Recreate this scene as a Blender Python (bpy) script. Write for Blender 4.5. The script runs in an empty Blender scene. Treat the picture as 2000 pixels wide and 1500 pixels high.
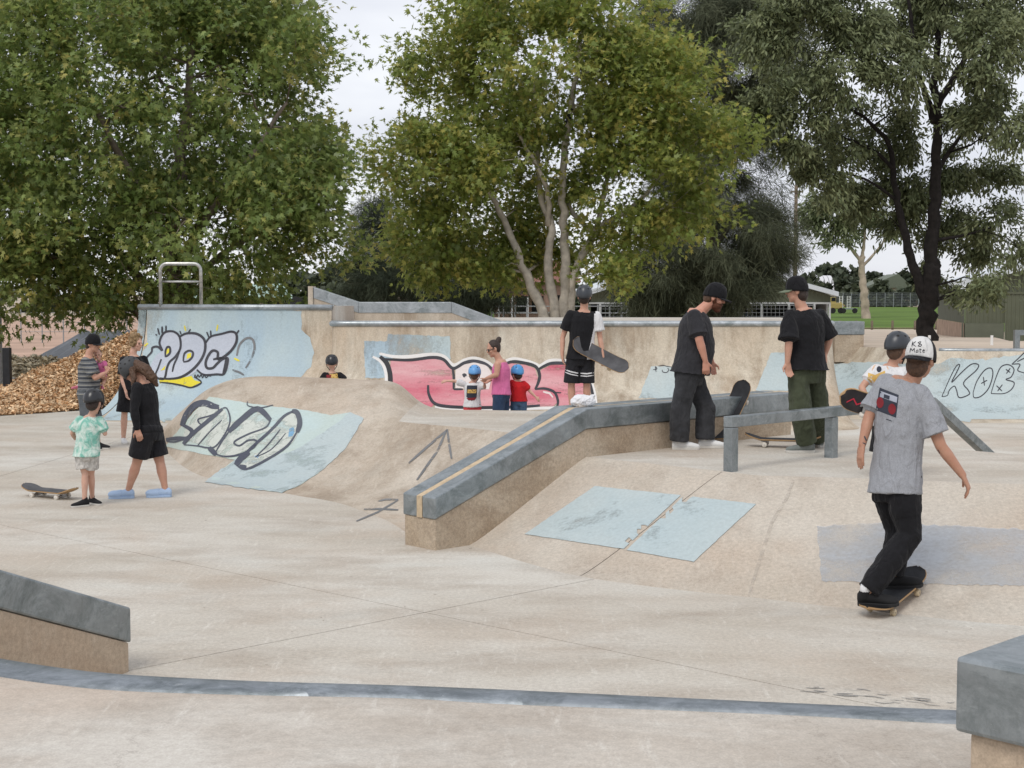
import bpy, bmesh, math, random
import numpy as np
from mathutils import Vector, Matrix
from mathutils.bvhtree import BVHTree
from mathutils.geometry import delaunay_2d_cdt

random.seed(7); RNG = np.random.default_rng(7)
scene = bpy.context.scene
COL = scene.collection
rad = math.radians

# ---------------------------------------------------------------- camera
EYE = Vector((0, 0, 2.25)); FPX = 2800.0; PITCH = math.atan(175 / FPX)
cam_data = bpy.data.cameras.new('camera'); cam = bpy.data.objects.new('camera', cam_data)
COL.objects.link(cam); cam.location = EYE; cam.rotation_euler = (rad(90) - PITCH, 0, 0)
cam_data.sensor_width = 36; cam_data.lens = 36 * FPX / 2000; cam_data.clip_end = 3000; cam_data.clip_start = .05
scene.camera = cam
scene.render.resolution_x = 1024; scene.render.resolution_y = 768

# ---------------------------------------------------------------- sky and sun (bright overcast)
SUN_EL, SUN_AZ = rad(52), rad(205)     # azimuth from +Y clockwise: behind the camera, a little left
world = bpy.data.worlds.new('World'); scene.world = world; world.use_nodes = True
wn = world.node_tree.nodes; wl = world.node_tree.links; wn.clear()
w_out = wn.new('ShaderNodeOutputWorld'); w_bg = wn.new('ShaderNodeBackground'); w_bg.inputs[1].default_value = .1
w_sky = wn.new('ShaderNodeTexSky'); w_sky.sky_type = 'NISHITA'; w_sky.sun_disc = False
w_sky.sun_elevation = SUN_EL; w_sky.sun_rotation = SUN_AZ
w_tc = wn.new('ShaderNodeTexCoord'); w_map = wn.new('ShaderNodeMapping'); w_map.inputs['Scale'].default_value = (1.6, 1.6, 5.5)
w_map.inputs['Location'].default_value = (.3, .8, .1)
w_n = wn.new('ShaderNodeTexNoise'); w_n.inputs['Scale'].default_value = 2.1; w_n.inputs['Detail'].default_value = 5; w_n.inputs['Roughness'].default_value = .5
w_r = wn.new('ShaderNodeValToRGB')
w_r.color_ramp.elements[0].position = .33; w_r.color_ramp.elements[0].color = (5.7, 5.85, 6.6, 1)
w_r.color_ramp.elements[1].position = .68; w_r.color_ramp.elements[1].color = (8.6, 8.7, 8.9, 1)
w_mix = wn.new('ShaderNodeMixRGB'); w_mix.inputs[0].default_value = .9
wl.new(w_tc.outputs['Generated'], w_map.inputs[0]); wl.new(w_map.outputs[0], w_n.inputs['Vector'])
wl.new(w_n.outputs['Fac'], w_r.inputs[0]); wl.new(w_sky.outputs[0], w_mix.inputs[1]); wl.new(w_r.outputs[0], w_mix.inputs[2])
wl.new(w_mix.outputs[0], w_bg.inputs[0]); wl.new(w_bg.outputs[0], w_out.inputs[0])
sun_d = bpy.data.lights.new('sun', 'SUN'); sun_d.energy = 1.3; sun_d.angle = rad(24); sun_d.color = (1, .96, .9)
sun = bpy.data.objects.new('sun', sun_d); COL.objects.link(sun)
sdir = Vector((math.sin(SUN_AZ) * math.cos(SUN_EL), math.cos(SUN_AZ) * math.cos(SUN_EL), math.sin(SUN_EL)))
sun.rotation_euler = sdir.to_track_quat('Z', 'Y').to_euler(); sun.location = (0, -5, 20)
vs = scene.view_settings; vs.view_transform = 'Standard'; vs.look = 'None'; vs.exposure = 0.32; vs.gamma = 1; vs.use_curve_mapping = False

# ---------------------------------------------------------------- pixel helpers (photo pixels of 2000 x 1500)
_F = Vector((0, math.cos(PITCH), -math.sin(PITCH))); _U = Vector((0, math.sin(PITCH), math.cos(PITCH)))
def ray(x, y): return (Vector((1, 0, 0)) * ((x - 1000) / FPX) + _U * (-(y - 750) / FPX) + _F)
def on_z(x, y, z):
    d = ray(x, y); return EYE + d * ((z - EYE.z) / d.z)
def at_y(x, y, Y):
    d = ray(x, y); return EYE + d * (Y / d.y)
V = Vector
def lerp(a, b, t): return a + (b - a) * t

# ---------------------------------------------------------------- mesh builder
class MB:
    def __init__(s): s.v = []; s.f = []
    def add(s, vs, fs):
        o = len(s.v); s.v += [tuple(p) for p in vs]; s.f += [tuple(i + o for i in f) for f in fs]; return s
    def box(s, c, size, M=None):
        x, y, z = [q / 2 for q in size]; c = V(c)
        pts = [V((a, b, d)) for a in (-x, x) for b in (-y, y) for d in (-z, z)]
        pts = [(M @ p if M else p) + c for p in pts]
        return s.add(pts, [(0, 1, 3, 2), (4, 6, 7, 5), (0, 4, 5, 1), (2, 3, 7, 6), (0, 2, 6, 4), (1, 5, 7, 3)])
    def rings(s, rs, closed=True, cap=True):
        n = len(rs[0]); vs = [p for r in rs for p in r]; fs = []
        for i in range(len(rs) - 1):
            for j in range(n if closed else n - 1):
                a = i * n + j; b = i * n + (j + 1) % n; fs.append((a, b, b + n, a + n))
        if cap and closed: fs.append(tuple(range(n))[::-1]); fs.append(tuple(range((len(rs) - 1) * n, len(rs) * n)))
        return s.add(vs, fs)
    def tube(s, path, r, seg=10, round_caps=False, flat=1.0, side=None):
        path = [V(p) for p in path]; n = len(path)
        rr = list(r) if hasattr(r, '__len__') else [r] * n
        tg = []
        for i in range(n):
            a = path[max(0, i - 1)]; b = path[min(n - 1, i + 1)]; t = (b - a)
            tg.append(t.normalized() if t.length > 1e-9 else V((0, 0, 1)))
        ref = V(side) if side is not None else (V((0, 0, 1)) if abs(tg[0].z) < .9 else V((1, 0, 0)))
        u = (ref - tg[0] * ref.dot(tg[0])).normalized(); rs = []
        def ring(c, u_, w_, ra): return [c + (u_ * math.cos(k * 2 * math.pi / seg) + w_ * flat * math.sin(k * 2 * math.pi / seg)) * ra for k in range(seg)]
        for i in range(n):
            u = (u - tg[i] * u.dot(tg[i])).normalized(); w = tg[i].cross(u)
            if i == 0 and round_caps:
                for q in (.98, .8, .45): rs.append(ring(path[0] - tg[0] * rr[0] * q, u, w, rr[0] * math.sqrt(1 - q * q)))
            rs.append(ring(path[i], u, w, rr[i]))
            if i == n - 1 and round_caps:
                for q in (.45, .8, .98): rs.append(ring(path[i] + tg[i] * rr[i] * q, u, w, rr[i] * math.sqrt(1 - q * q)))
        return s.rings(rs)
    def ellipsoid(s, c, ax, ay, az, seg=14, rings=9, lo=0.0, hi=1.0):
        # ax, ay, az: half-axis vectors; lo..hi cut along az
        c = V(c); rs = []
        for i in range(rings + 1):
            t = math.pi * lerp(lo, hi, i / rings); t = min(max(t, .02), math.pi - .02)
            rs.append([c - az * math.cos(t) + (ax * math.cos(k * 2 * math.pi / seg) + ay * math.sin(k * 2 * math.pi / seg)) * math.sin(t) for k in range(seg)])
        return s.rings(rs)
    def prism(s, poly, z0, z1):
        n = len(poly); a = sum(poly[i][0] * poly[(i + 1) % n][1] - poly[(i + 1) % n][0] * poly[i][1] for i in range(n))
        if a < 0: poly = poly[::-1]
        return s.rings([[V((p[0], p[1], z0 if not callable(z0) else z0(p))) for p in poly], [V((p[0], p[1], z1 if not callable(z1) else z1(p))) for p in poly]])
    def extrude(s, poly3, vec):
        return s.rings([[V(p) for p in poly3], [V(p) + V(vec) for p in poly3]])
    def build(s, name, mat, parent=None, smooth=False, **kw):
        off = world_loc(parent)
        me = bpy.data.meshes.new(name); me.from_pydata([tuple(V(p) - off) for p in s.v], [], s.f); me.validate(); 
        return finish(me, name, mat, parent, smooth, **kw)
def world_loc(o):
    p = V((0, 0, 0))
    while o is not None: p = p + o.location; o = o.parent
    return p
def finish(me, name, mat, parent=None, smooth=False, bevel=0, fixn=True, **tags):
    if fixn:
        bm = bmesh.new(); bm.from_mesh(me); bmesh.ops.recalc_face_normals(bm, faces=bm.faces); bm.to_mesh(me); bm.free()
    me.name = name; o = bpy.data.objects.new(name, me); COL.objects.link(o); o.parent = parent
    for m in (mat if isinstance(mat, (list, tuple)) else [mat]): me.materials.append(m)
    if smooth: me.polygons.foreach_set('use_smooth', [True] * len(me.polygons))
    if bevel:
        b = o.modifiers.new('bevel', 'BEVEL'); b.width = bevel; b.segments = 2; b.limit_method = 'ANGLE'; b.angle_limit = rad(35)
    tag(o, **tags); return o
def tag(o, label=None, cat=None, group=None, kind=None):
    if label: o['label'] = label
    if cat: o['category'] = cat
    if group: o['group'] = group
    if kind: o['kind'] = kind
    return o
def empty(name, loc=(0, 0, 0), label=None, cat=None, group=None, parent=None):
    o = bpy.data.objects.new(name, None); COL.objects.link(o); o.location = loc; o.parent = parent; o.empty_display_size = .1
    return tag(o, label, cat, group)
def bvh_of(*objs):
    vs = []; fs = []
    for o in objs:
        off = world_loc(o); b = len(vs); vs += [v.co + off for v in o.data.vertices]
        fs += [tuple(i + b for i in p.vertices) for p in o.data.polygons]
    return BVHTree.FromPolygons(vs, fs)

# ---------------------------------------------------------------- materials
def nodes_of(name):
    m = bpy.data.materials.new(name); m.use_nodes = True; nt = m.node_tree
    return m, nt, nt.nodes['Principled BSDF']
def n_coord(nt, scale=(1, 1, 1), rot=(0, 0, 0), kind='Object'):
    tc = nt.nodes.new('ShaderNodeTexCoord'); mp = nt.nodes.new('ShaderNodeMapping')
    mp.inputs['Scale'].default_value = scale; mp.inputs['Rotation'].default_value = rot
    nt.links.new(tc.outputs[kind], mp.inputs[0]); return mp.outputs[0]
def n_noise(nt, co, scale, detail=4, rough=.55, dist=0):
    n = nt.nodes.new('ShaderNodeTexNoise'); n.inputs['Scale'].default_value = scale; n.inputs['Detail'].default_value = detail
    n.inputs['Roughness'].default_value = rough; n.inputs['Distortion'].default_value = dist
    nt.links.new(co, n.inputs['Vector']); return n.outputs['Fac']
def n_ramp(nt, fac, a, b, ca=(0, 0, 0, 1), cb=(1, 1, 1, 1)):
    r = nt.nodes.new('ShaderNodeValToRGB'); e = r.color_ramp.elements
    e[0].position = a; e[1].position = b; e[0].color = tuple(ca) if len(ca) == 4 else (*ca, 1); e[1].color = tuple(cb) if len(cb) == 4 else (*cb, 1)
    nt.links.new(fac, r.inputs[0]); return r.outputs[0]
def n_mix(nt, fac, a, b, mode='MIX'):
    m = nt.nodes.new('ShaderNodeMixRGB'); m.blend_type = mode
    for i, q in ((0, fac), (1, a), (2, b)):
        if hasattr(q, 'links') or hasattr(q, 'is_linked'): nt.links.new(q, m.inputs[i])
        elif i == 0: m.inputs[0].default_value = q
        else: m.inputs[i].default_value = (*q, 1) if len(q) == 3 else q
    return m.outputs[0]
def n_bump(nt, h, bsdf, strength, dist):
    b = nt.nodes.new('ShaderNodeBump'); b.inputs['Strength'].default_value = strength; b.inputs['Distance'].default_value = dist
    nt.links.new(h, b.inputs['Height']); nt.links.new(b.outputs[0], bsdf.inputs['Normal'])
def mat_plain(name, col, rough=.7, metal=0, var=.15, scale=8, bump=.15, bdist=.004, spec=.3, detail=4):
    m, nt, b = nodes_of(name); co = n_coord(nt); n = n_noise(nt, co, scale, detail)
    c = n_mix(nt, n_ramp(nt, n, .3, .7), tuple(q * (1 - var) for q in col), tuple(min(1, q * (1 + var)) for q in col))
    nt.links.new(c, b.inputs['Base Color']); b.inputs['Roughness'].default_value = rough; b.inputs['Metallic'].default_value = metal
    b.inputs['Specular IOR Level'].default_value = spec
    if bump: n_bump(nt, n_noise(nt, co, scale * 6, 3), b, bump, bdist)
    return m
def mat_concrete(name, base, dark, pale, streak=(1, 1, 1), stain=.5, grain=.5, spots=False, crack=.35, rot=0, scuff=.5, lo=.46):
    m, nt, b = nodes_of(name); co = n_coord(nt); cs = n_coord(nt, streak, (0, 0, rot)); cx = n_coord(nt, (6, 1, 1), (0, 0, .5 + rot))
    big = n_noise(nt, cs, .3, 4, .55, .3); mid = n_noise(nt, cs, .85, 9, .68, .25); fine = n_noise(nt, co, 34, 6, .75); vf = n_noise(nt, co, 150, 2, .6)
    c = n_mix(nt, n_ramp(nt, big, .36, .66), base, pale)
    st = n_mix(nt, 1.0, n_ramp(nt, mid, lo, lo + .27), (stain, stain, stain), 'MULTIPLY')
    c = n_mix(nt, st, c, dark)
    warm = n_noise(nt, co, .5, 4, .6, .2)
    c = n_mix(nt, n_mix(nt, 1.0, n_ramp(nt, warm, .48, .7), (.5, .5, .5), 'MULTIPLY'), c, (base[0] * 1.03, base[1] * .93, base[2] * .87))
    cool = n_noise(nt, cs, .62, 5, .6, .2)
    c = n_mix(nt, n_mix(nt, 1.0, n_ramp(nt, cool, .55, .75), (.45, .45, .45), 'MULTIPLY'), c, (pale[0] * .93, pale[1] * .985, pale[2] * 1.02))
    # pale directional scuffs left by trowels and wheels
    sc = n_ramp(nt, n_noise(nt, cx, 2.6, 8, .75, .15), .56, .74); c = n_mix(nt, n_mix(nt, 1.0, sc, (scuff,) * 3, 'MULTIPLY'), c, tuple(min(1, q * 1.12) for q in pale))
    c = n_mix(nt, grain * .55, c, n_ramp(nt, fine, .22, .78), 'OVERLAY')
    c = n_mix(nt, .16, c, n_ramp(nt, vf, .2, .8), 'OVERLAY')
    sp = n_ramp(nt, n_noise(nt, co, 11, 4, .85), .76, .79); c = n_mix(nt, n_mix(nt, 1.0, sp, (.4, .4, .4), 'MULTIPLY'), c, dark)
    if crack:
        vo = nt.nodes.new('ShaderNodeTexVoronoi'); vo.feature = 'DISTANCE_TO_EDGE'; vo.inputs['Scale'].default_value = .5
        add = nt.nodes.new('ShaderNodeVectorMath'); add.operation = 'MULTIPLY_ADD'; dn = nt.nodes.new('ShaderNodeTexNoise'); dn.inputs['Scale'].default_value = .9; dn.inputs['Detail'].default_value = 8; dn.inputs['Roughness'].default_value = .7
        nt.links.new(co, dn.inputs['Vector']); nt.links.new(dn.outputs['Color'], add.inputs[0]); add.inputs[1].default_value = (2.2, 2.2, 2.2); nt.links.new(co, add.inputs[2])
        nt.links.new(add.outputs[0], vo.inputs['Vector'])
        ck = n_ramp(nt, vo.outputs['Distance'], .0, .006, (1, 1, 1), (0, 0, 0))
        gate = n_ramp(nt, n_noise(nt, co, .3, 2), .53, .62); ck = n_mix(nt, 1.0, ck, gate, 'MULTIPLY')
        c = n_mix(nt, n_mix(nt, 1.0, ck, (crack, crack, crack), 'MULTIPLY'), c, tuple(q * .5 for q in dark))
    if spots:
        vo = nt.nodes.new('ShaderNodeTexVoronoi'); vo.inputs['Scale'].default_value = 55; nt.links.new(co, vo.inputs['Vector'])
        c = n_mix(nt, n_mix(nt, 1.0, n_ramp(nt, vo.outputs['Distance'], .18, .42, (1, 1, 1), (0, 0, 0)), (.5, .5, .5), 'MULTIPLY'), c, (.52, .41, .29))
    nt.links.new(c, b.inputs['Base Color']); b.inputs['Roughness'].default_value = .78; b.inputs['Specular IOR Level'].default_value = .3
    n_bump(nt, fine, b, .18, .004); return m
def mat_paint(name, col, wear=.5, scale=3.0, col2=None, rough=.6, wscale=(1, 1, 1), soft=.05, amax=1.0, amin=0.0):
    m, nt, b = nodes_of(name); co = n_coord(nt, wscale); n = n_noise(nt, co, scale, 9, .66, .2); n2 = n_noise(nt, n_coord(nt), 30, 5, .7); n3 = n_noise(nt, co, .8, 5, .6)
    c = n_mix(nt, n_ramp(nt, n3, .35, .65), col, col2 or tuple(q * .86 for q in col)); c = n_mix(nt, .14, c, n_ramp(nt, n2, .2, .8), 'OVERLAY')
    nt.links.new(c, b.inputs['Base Color']); b.inputs['Roughness'].default_value = rough; b.inputs['Specular IOR Level'].default_value = .3
    if wear:
        mx = n_mix(nt, .14, n, n2); al = n_ramp(nt, mx, wear - soft, wear + soft, (amin,) * 3, (amax,) * 3); nt.links.new(al, b.inputs['Alpha'])
    return m
def mat_metal(name, col=(.31, .34, .355), rough=.40, metal=.7, scale=4):
    m, nt, b = nodes_of(name); co = n_coord(nt); n = n_noise(nt, co, scale, 6, .65, .4); vo = nt.nodes.new('ShaderNodeTexVoronoi'); vo.inputs['Scale'].default_value = 45
    nt.links.new(co, vo.inputs['Vector'])
    c = n_mix(nt, n_ramp(nt, n, .3, .7), tuple(q * .78 for q in col), tuple(q * 1.18 for q in col))
    bw_ = nt.nodes.new('ShaderNodeRGBToBW'); nt.links.new(vo.outputs['Color'], bw_.inputs[0]); c = n_mix(nt, .10, c, bw_.outputs[0], 'SOFT_LIGHT')
    n4 = n_noise(nt, co, scale * .9, 10, .8, .5); c = n_mix(nt, n_mix(nt, 1.0, n_ramp(nt, n4, .44, .62), (.8,) * 3, 'MULTIPLY'), c, (col[0] * .42, col[1] * .46, col[2] * .45))
    n5 = n_noise(nt, n_coord(nt, (1, 1, 2.5)), 3, 8, .75, .3); c = n_mix(nt, n_mix(nt, 1.0, n_ramp(nt, n5, .55, .72), (.5,) * 3, 'MULTIPLY'), c, tuple(min(1, q * 1.7) for q in col))
    sc = n_ramp(nt, n_noise(nt, n_coord(nt, (3, 3, 22), (.3, .2, .4)), 5, 7, .85), .60, .70); c = n_mix(nt, n_mix(nt, 1.0, sc, (.38,) * 3, 'MULTIPLY'), c, (.60, .62, .63))
    ch = n_ramp(nt, n_noise(nt, co, 46, 3, .8), .70, .74); c = n_mix(nt, n_mix(nt, 1.0, ch, (.5,) * 3, 'MULTIPLY'), c, (.62, .63, .64))
    nt.links.new(c, b.inputs['Base Color']); b.inputs['Metallic'].default_value = metal
    nt.links.new(n_ramp(nt, n, .2, .8, (rough - .1,) * 3, (rough + .15,) * 3), b.inputs['Roughness'])
    n_bump(nt, n_noise(nt, co, 30, 3), b, .08, .004); return m
M = {}
M['floor'] = mat_concrete('floor_concrete', (.455, .41, .345), (.325, .27, .215), (.575, .55, .495), (1, 1.9, 1), .7, .5, rot=.4, lo=.45, scuff=.7)
M['bank'] = mat_concrete('bank_concrete', (.43, .365, .29), (.235, .178, .125), (.53, .475, .40), (2.0, 1.5, .8), .8, .5, lo=.42, scuff=.6)
M['wall'] = mat_concrete('ramp_concrete', (.50, .435, .34), (.215, .155, .10), (.58, .53, .44), (2.6, 2.6, .42), .95, .5, lo=.42, scuff=.5)
M['aggregate'] = mat_concrete('ledge_concrete', (.38, .30, .215), (.225, .16, .105), (.53, .46, .37), (1.6, 1.6, 3.2), .85, .7, True, 0, lo=.42)
M['deck'] = mat_concrete('deck_concrete', (.47, .42, .36), (.34, .29, .24), (.575, .55, .50), (1.6, 3.0, 1), .75, .3, lo=.44, scuff=.7)
M['metal'] = mat_metal('galvanised_steel')
M['metal_dark'] = mat_metal('worn_steel', (.25, .275, .30), .42, .6)
M['coping'] = mat_metal('coping_steel', (.40, .43, .45), .38, .6, 3)
M['stainless'] = mat_metal('brushed_steel', (.55, .54, .52), .32, .85, 4)
M['joint'] = mat_plain('joint_dark', (.09, .08, .07), .9)
M['blue'] = mat_paint('faded_blue_paint', (.385, .46, .475), .36, 1.6, (.44, .495, .49), soft=.1)
M['blue2'] = mat_paint('worn_blue_paint', (.46, .48, .505), .48, 1.6, (.45, .485, .525), soft=.12, amax=.75, amin=.15)
M['bank_pale'] = mat_concrete('pale_bank_concrete', (.445, .39, .32), (.315, .255, .20), (.53, .485, .42), (1.6, 1.2, .8), .6, .5, lo=.46, scuff=.6)
M['skyblue'] = mat_paint('sky_blue_ramp_paint', (.34, .435, .495), .38, 1.3, (.42, .495, .495), wscale=(1, 1, .3), soft=.1)
M['sage'] = mat_paint('pale_sage_paint', (.44, .50, .44), .30, 2.0, (.45, .55, .55))
# ================================================================ THE SETTING: ground, floor, near deck
PZ = .68      # platform height of the central funbox
ND = .87      # height of the near deck the photographer stands on
M['dirt'] = mat_plain('pale_dirt', (.42, .35, .27), .95, var=.25, scale=.3, bump=.3, bdist=.03)
M['red_dirt'] = mat_plain('red_earth', (.43, .29, .215), .95, var=.2, scale=.25, bump=.3, bdist=.03)
M['path'] = mat_plain('pale_path', (.47, .39, .31), .9, var=.15, scale=.5, bump=.2, bdist=.01)
M['grass'] = mat_plain('mown_grass', (.105, .165, .04), .95, var=.28, scale=.12, bump=.4, bdist=.03, spec=.05)
def sheet(poly, z): return MB().add([V((p[0], p[1], z if not callable(z) else z(p))) for p in poly], [tuple(range(len(poly)))])
sheet([(-1200, -200), (1200, -200), (1200, 2500), (-1200, 2500)], -.30).build('ground', M['dirt'], kind='structure')

# concrete floor: slabs cut along the joints seen in the photograph
floor_root = empty('concrete_floor', (0, 0, 0)); floor_root['kind'] = 'structure'
OUT = [(-16, 5), (18, 5), (18, 29.5), (-2, 29.5), (-6.8, 28.6), (-8.1, 28.0), (-9.6, 26.4), (-12.5, 24.5), (-16, 23)]
MB().prism(OUT, -.25, -.035).build('joint_bed', M['joint'], floor_root)
def line_px(a, b):
    p, q = on_z(*a, 0), on_z(*b, 0); d = (q - p).normalized(); return p, V((d.y, -d.x, 0))
CUTS = [line_px((0, 1025), (1600, 1355)), line_px((260, 1308), (835, 1195)), line_px((0, 930), (144, 887))]
def slabs(poly, cuts):
    out = [[V((p[0], p[1], 0)) for p in poly]]
    for p0, n in cuts:
        nxt = []
        for pl in out:
            for sgn in (1, -1):
                res = []
                for i in range(len(pl)):
                    a, b = pl[i], pl[(i + 1) % len(pl)]; da = (a - p0).dot(n) * sgn - .005; db = (b - p0).dot(n) * sgn - .005
                    if da >= 0: res.append(a)
                    if da * db < 0: res.append(a + (b - a) * (da / (da - db)))
                if len(res) > 2: nxt.append(res)
        out = nxt
    return out
for pl in slabs(OUT, CUTS): MB().prism([(p.x, p.y) for p in pl], -.04, 0).build('slab', M['floor'], floor_root)

# near deck with its steel edge
EDGE_TOP = [(-160, 1250), (0, 1280), (130, 1300), (250, 1312), (500, 1325), (785, 1334), (1000, 1342), (1500, 1367), (1875, 1382), (2150, 1394)]
EDGE_BOT = [(-160, 1293), (0, 1322), (130, 1340), (250, 1350), (500, 1358), (785, 1364), (1000, 1376), (1500, 1395), (1875, 1415), (2150, 1428)]
et = [on_z(*p, ND) for p in EDGE_TOP]; eb = [on_z(*p, ND) for p in EDGE_BOT]
def resample(pts, n):
    pts = [V(p) for p in pts]; d = [0]
    for a, b in zip(pts, pts[1:]): d.append(d[-1] + (b - a).length)
    out = []
    for k in range(n):
        s = d[-1] * k / (n - 1); i = 0
        while i < len(d) - 2 and d[i + 1] < s: i += 1
        t = (s - d[i]) / max(1e-9, d[i + 1] - d[i])
        p0 = pts[max(0, i - 1)]; p1 = pts[i]; p2 = pts[i + 1]; p3 = pts[min(len(pts) - 1, i + 2)]
        out.append(.5 * ((2 * p1) + (p2 - p0) * t + (2 * p0 - 5 * p1 + 4 * p2 - p3) * t * t + (3 * p1 - p0 - 3 * p2 + p3) * t ** 3))
    return out
et = resample(et, 40); eb = resample(eb, 40)
deck_root = empty('viewing_deck', (0, 0, 0)); deck_root['kind'] = 'structure'
MB().prism([(p.x, p.y) for p in eb] + [(6, 3), (6, -4), (-6, -4), (-6, 4)], -.1, ND).build('slab', M['deck'], deck_root)
mb = MB()      # bank falling away behind the steel edge
rows = [[p + V((0, 0, -.02)) for p in et], [V((p.x * 1.0, p.y + .5, ND - .28)) for p in et], [V((p.x, p.y + 1.1, ND - .58)) for p in et], [V((p.x, p.y + 1.75, .08)) for p in et], [V((p.x, p.y + 2.3, .004)) for p in et]]
mb.rings(rows, closed=False).build('bank', M['bank'], deck_root, True)
mb = MB()
# steel edge in three lengths
for a, b in ((0, 15), (15, 22), (22, 40)):
    A, B = et[a:b + 1], eb[a:b + 1]; m = MB(); up = V((0, 0, .006)); g = V((0, 0, 0))
    B = [p + g for p in B]; mid = [lerp(p, q, .27) for p, q in zip(A, B)]; lip = [lerp(p, q, .1) for p, q in zip(A, B)]
    m.rings([[p + V((0, 0, -.09)) for p in B], [p + up for p in B], [p + up for p in mid], [p + V((0, 0, -.004)) for p in lip], [p + V((0, 0, -.05)) for p in A], [p + V((0, 0, -.09)) for p in A]], closed=False)
    m.build('steel_edge', M['metal_dark'], deck_root, True)

# ================================================================ transitions
def arc(b, t, n=14):
    h = V((t.x - b.x, t.y - b.y, 0)); run = h.length; rise = t.z - b.z; h.normalize()
    if rise < 1e-4: return [lerp(b, t, k / n) for k in range(n + 1)]
    run = max(run, 1e-6); R = (run * run + rise * rise) / (2 * rise); a1 = 2 * math.atan2(rise, run)
    return [b + h * (R * math.sin(a1 * k / n)) + V((0, 0, R * (1 - math.cos(a1 * k / n)))) for k in range(n + 1)]
def densify(st, n):
    # st: list of tuples of Vectors -> n interpolated stations (Catmull-Rom on each column)
    cols = list(zip(*st)); N = (len(st) - 1); out = []
    for k in range(N * n + 1):
        i = min(k // n, N - 1); t = k / n - i; row = []
        for c in cols:
            p0 = c[max(0, i - 1)]; p1 = c[i]; p2 = c[i + 1]; p3 = c[min(N, i + 2)]
            row.append(.5 * ((2 * p1) + (p2 - p0) * t + (2 * p0 - 5 * p1 + 4 * p2 - p3) * t * t + (3 * p1 - p0 - 3 * p2 + p3) * t ** 3))
        out.append(row)
    return out
def grid(rows, name, mat, parent): return MB().rings(rows, closed=False).build(name, mat, parent, True)

# ---- tall quarter pipe with grey lettering
tall = empty('quarter_pipe', (0, 0, 0), 'tall sky blue quarter pipe with outlined silver lettering and a safety rail on top', 'skate ramp')
TZ = 2.03
TL, TR = at_y(287, 597, 27.4), at_y(648, 600, 26.3); TL.z = TR.z = TZ
tdir = (TR - TL); tdir.z = 0; tdir.normalize(); tn = V((tdir.y, -tdir.x, 0)); 
if tn.y > 0: tn = -tn
rows = []
for k in range(31):
    t = lerp(TL, TR, k / 30); b = t + tn * 2.04; b.z = 0; rows.append(arc(b, t, 26))
tall_face = grid(rows, 'transition', M['wall'], tall)
ext = []
for k in range(7):
    t = TR + tdir * (k / 6 * 1.1); b = t + tn * 2.04; b.z = 0; ext.append([p for p in arc(b, t, 26)][:24])
grid(ext, 'transition', M['wall'], tall)
# solid body and deck behind the face
back = -tn * 3.2
for e, nm in ((0, 'side_wall'),):
    prof = rows[e]; side = [p - tdir * .02 for p in prof]
    poly = side + [V((prof[-1].x, prof[-1].y, 0)) + back - tdir * .02]; poly.insert(-1, V((prof[-1].x, prof[-1].y, TZ)) + back - tdir * .02)
    MB().extrude(poly, -tdir * .16).build(nm, M['skyblue'], tall)
p0, p1 = TL, TR
MB().prism([(q.x, q.y) for q in (p0 - tn * .02, p1 - tn * .02, p1 + back, p0 + back)], -.1, TZ + .004).build('deck', M['deck'], tall)
cop = [p0 - tdir * .18 + V((0, 0, -.02)) - tn * .03, p1 + V((0, 0, -.02)) - tn * .03]
MB().tube([p + tn * .02 for p in cop], .055, 12).build('coping', M['coping'], tall, True)
MB().tube([p - tn * -.1 + V((0, 0, .03)) - tn * .17 for p in cop], .018, 4).build('coping_flange', M['coping'], tall)

# ---- long back wall with pink piece
long_wall = empty('bowl_wall', (0, 0, 0), 'long concrete transition wall with pink bubble letters and steel coping', 'skate ramp')
WY = 25.6; WZ = at_y(1000, 630, WY).z
st = []
b0 = rows[-1][3].copy(); t0 = lerp(rows[-1][-1], rows[-1][-6], .3)
st.append((V((TR.x - .45, 24.55, 0)), V((at_y(646, 630, WY).x, WY + .3, WZ))))
st.append((V((at_y(680, 700, WY).x, 23.75, 0)), V((at_y(675, 630, WY).x, WY, WZ))))
for x in (900, 1150, 1400, 1600): st.append((V((at_y(x, 700, WY).x, 23.7, 0)), V((at_y(x, 630, WY).x, WY, WZ))))
st.append((V((5.9, 24.2, 0)), V((at_y(1632, 630, WY).x, WY + .3, WZ))))
wrows = [arc(b, t, 24) for b, t in densify(st, 12)]
wall_face = grid(wrows, 'transition', M['wall'], long_wall)
MB().tube([r[-1] + V((0, .012, -.022)) for r in wrows], .055, 12).build('coping', M['coping'], long_wall, True)
MB().rings([wrows[0], [p + V((-.25, 1.9, 0)) for p in wrows[0]]], closed=False).build('end_wall', M['wall'], long_wall)
wx0, wx1 = st[0][1].x, st[-1][1].x
MB().prism([(r[-1].x, r[-1].y + .01) for r in wrows[::3]] + [(wx1, 31), (wx0, 31)], -.1, WZ + .006).build('deck', M['deck'], long_wall)
MB().add([r[k] for r in (wrows[-1],) for k in range(25)] + [V((wrows[-1][-1].x, wrows[-1][-1].y + .2, 0))], [tuple(range(26))]).build('end_wall', M['wall'], long_wall)

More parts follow.
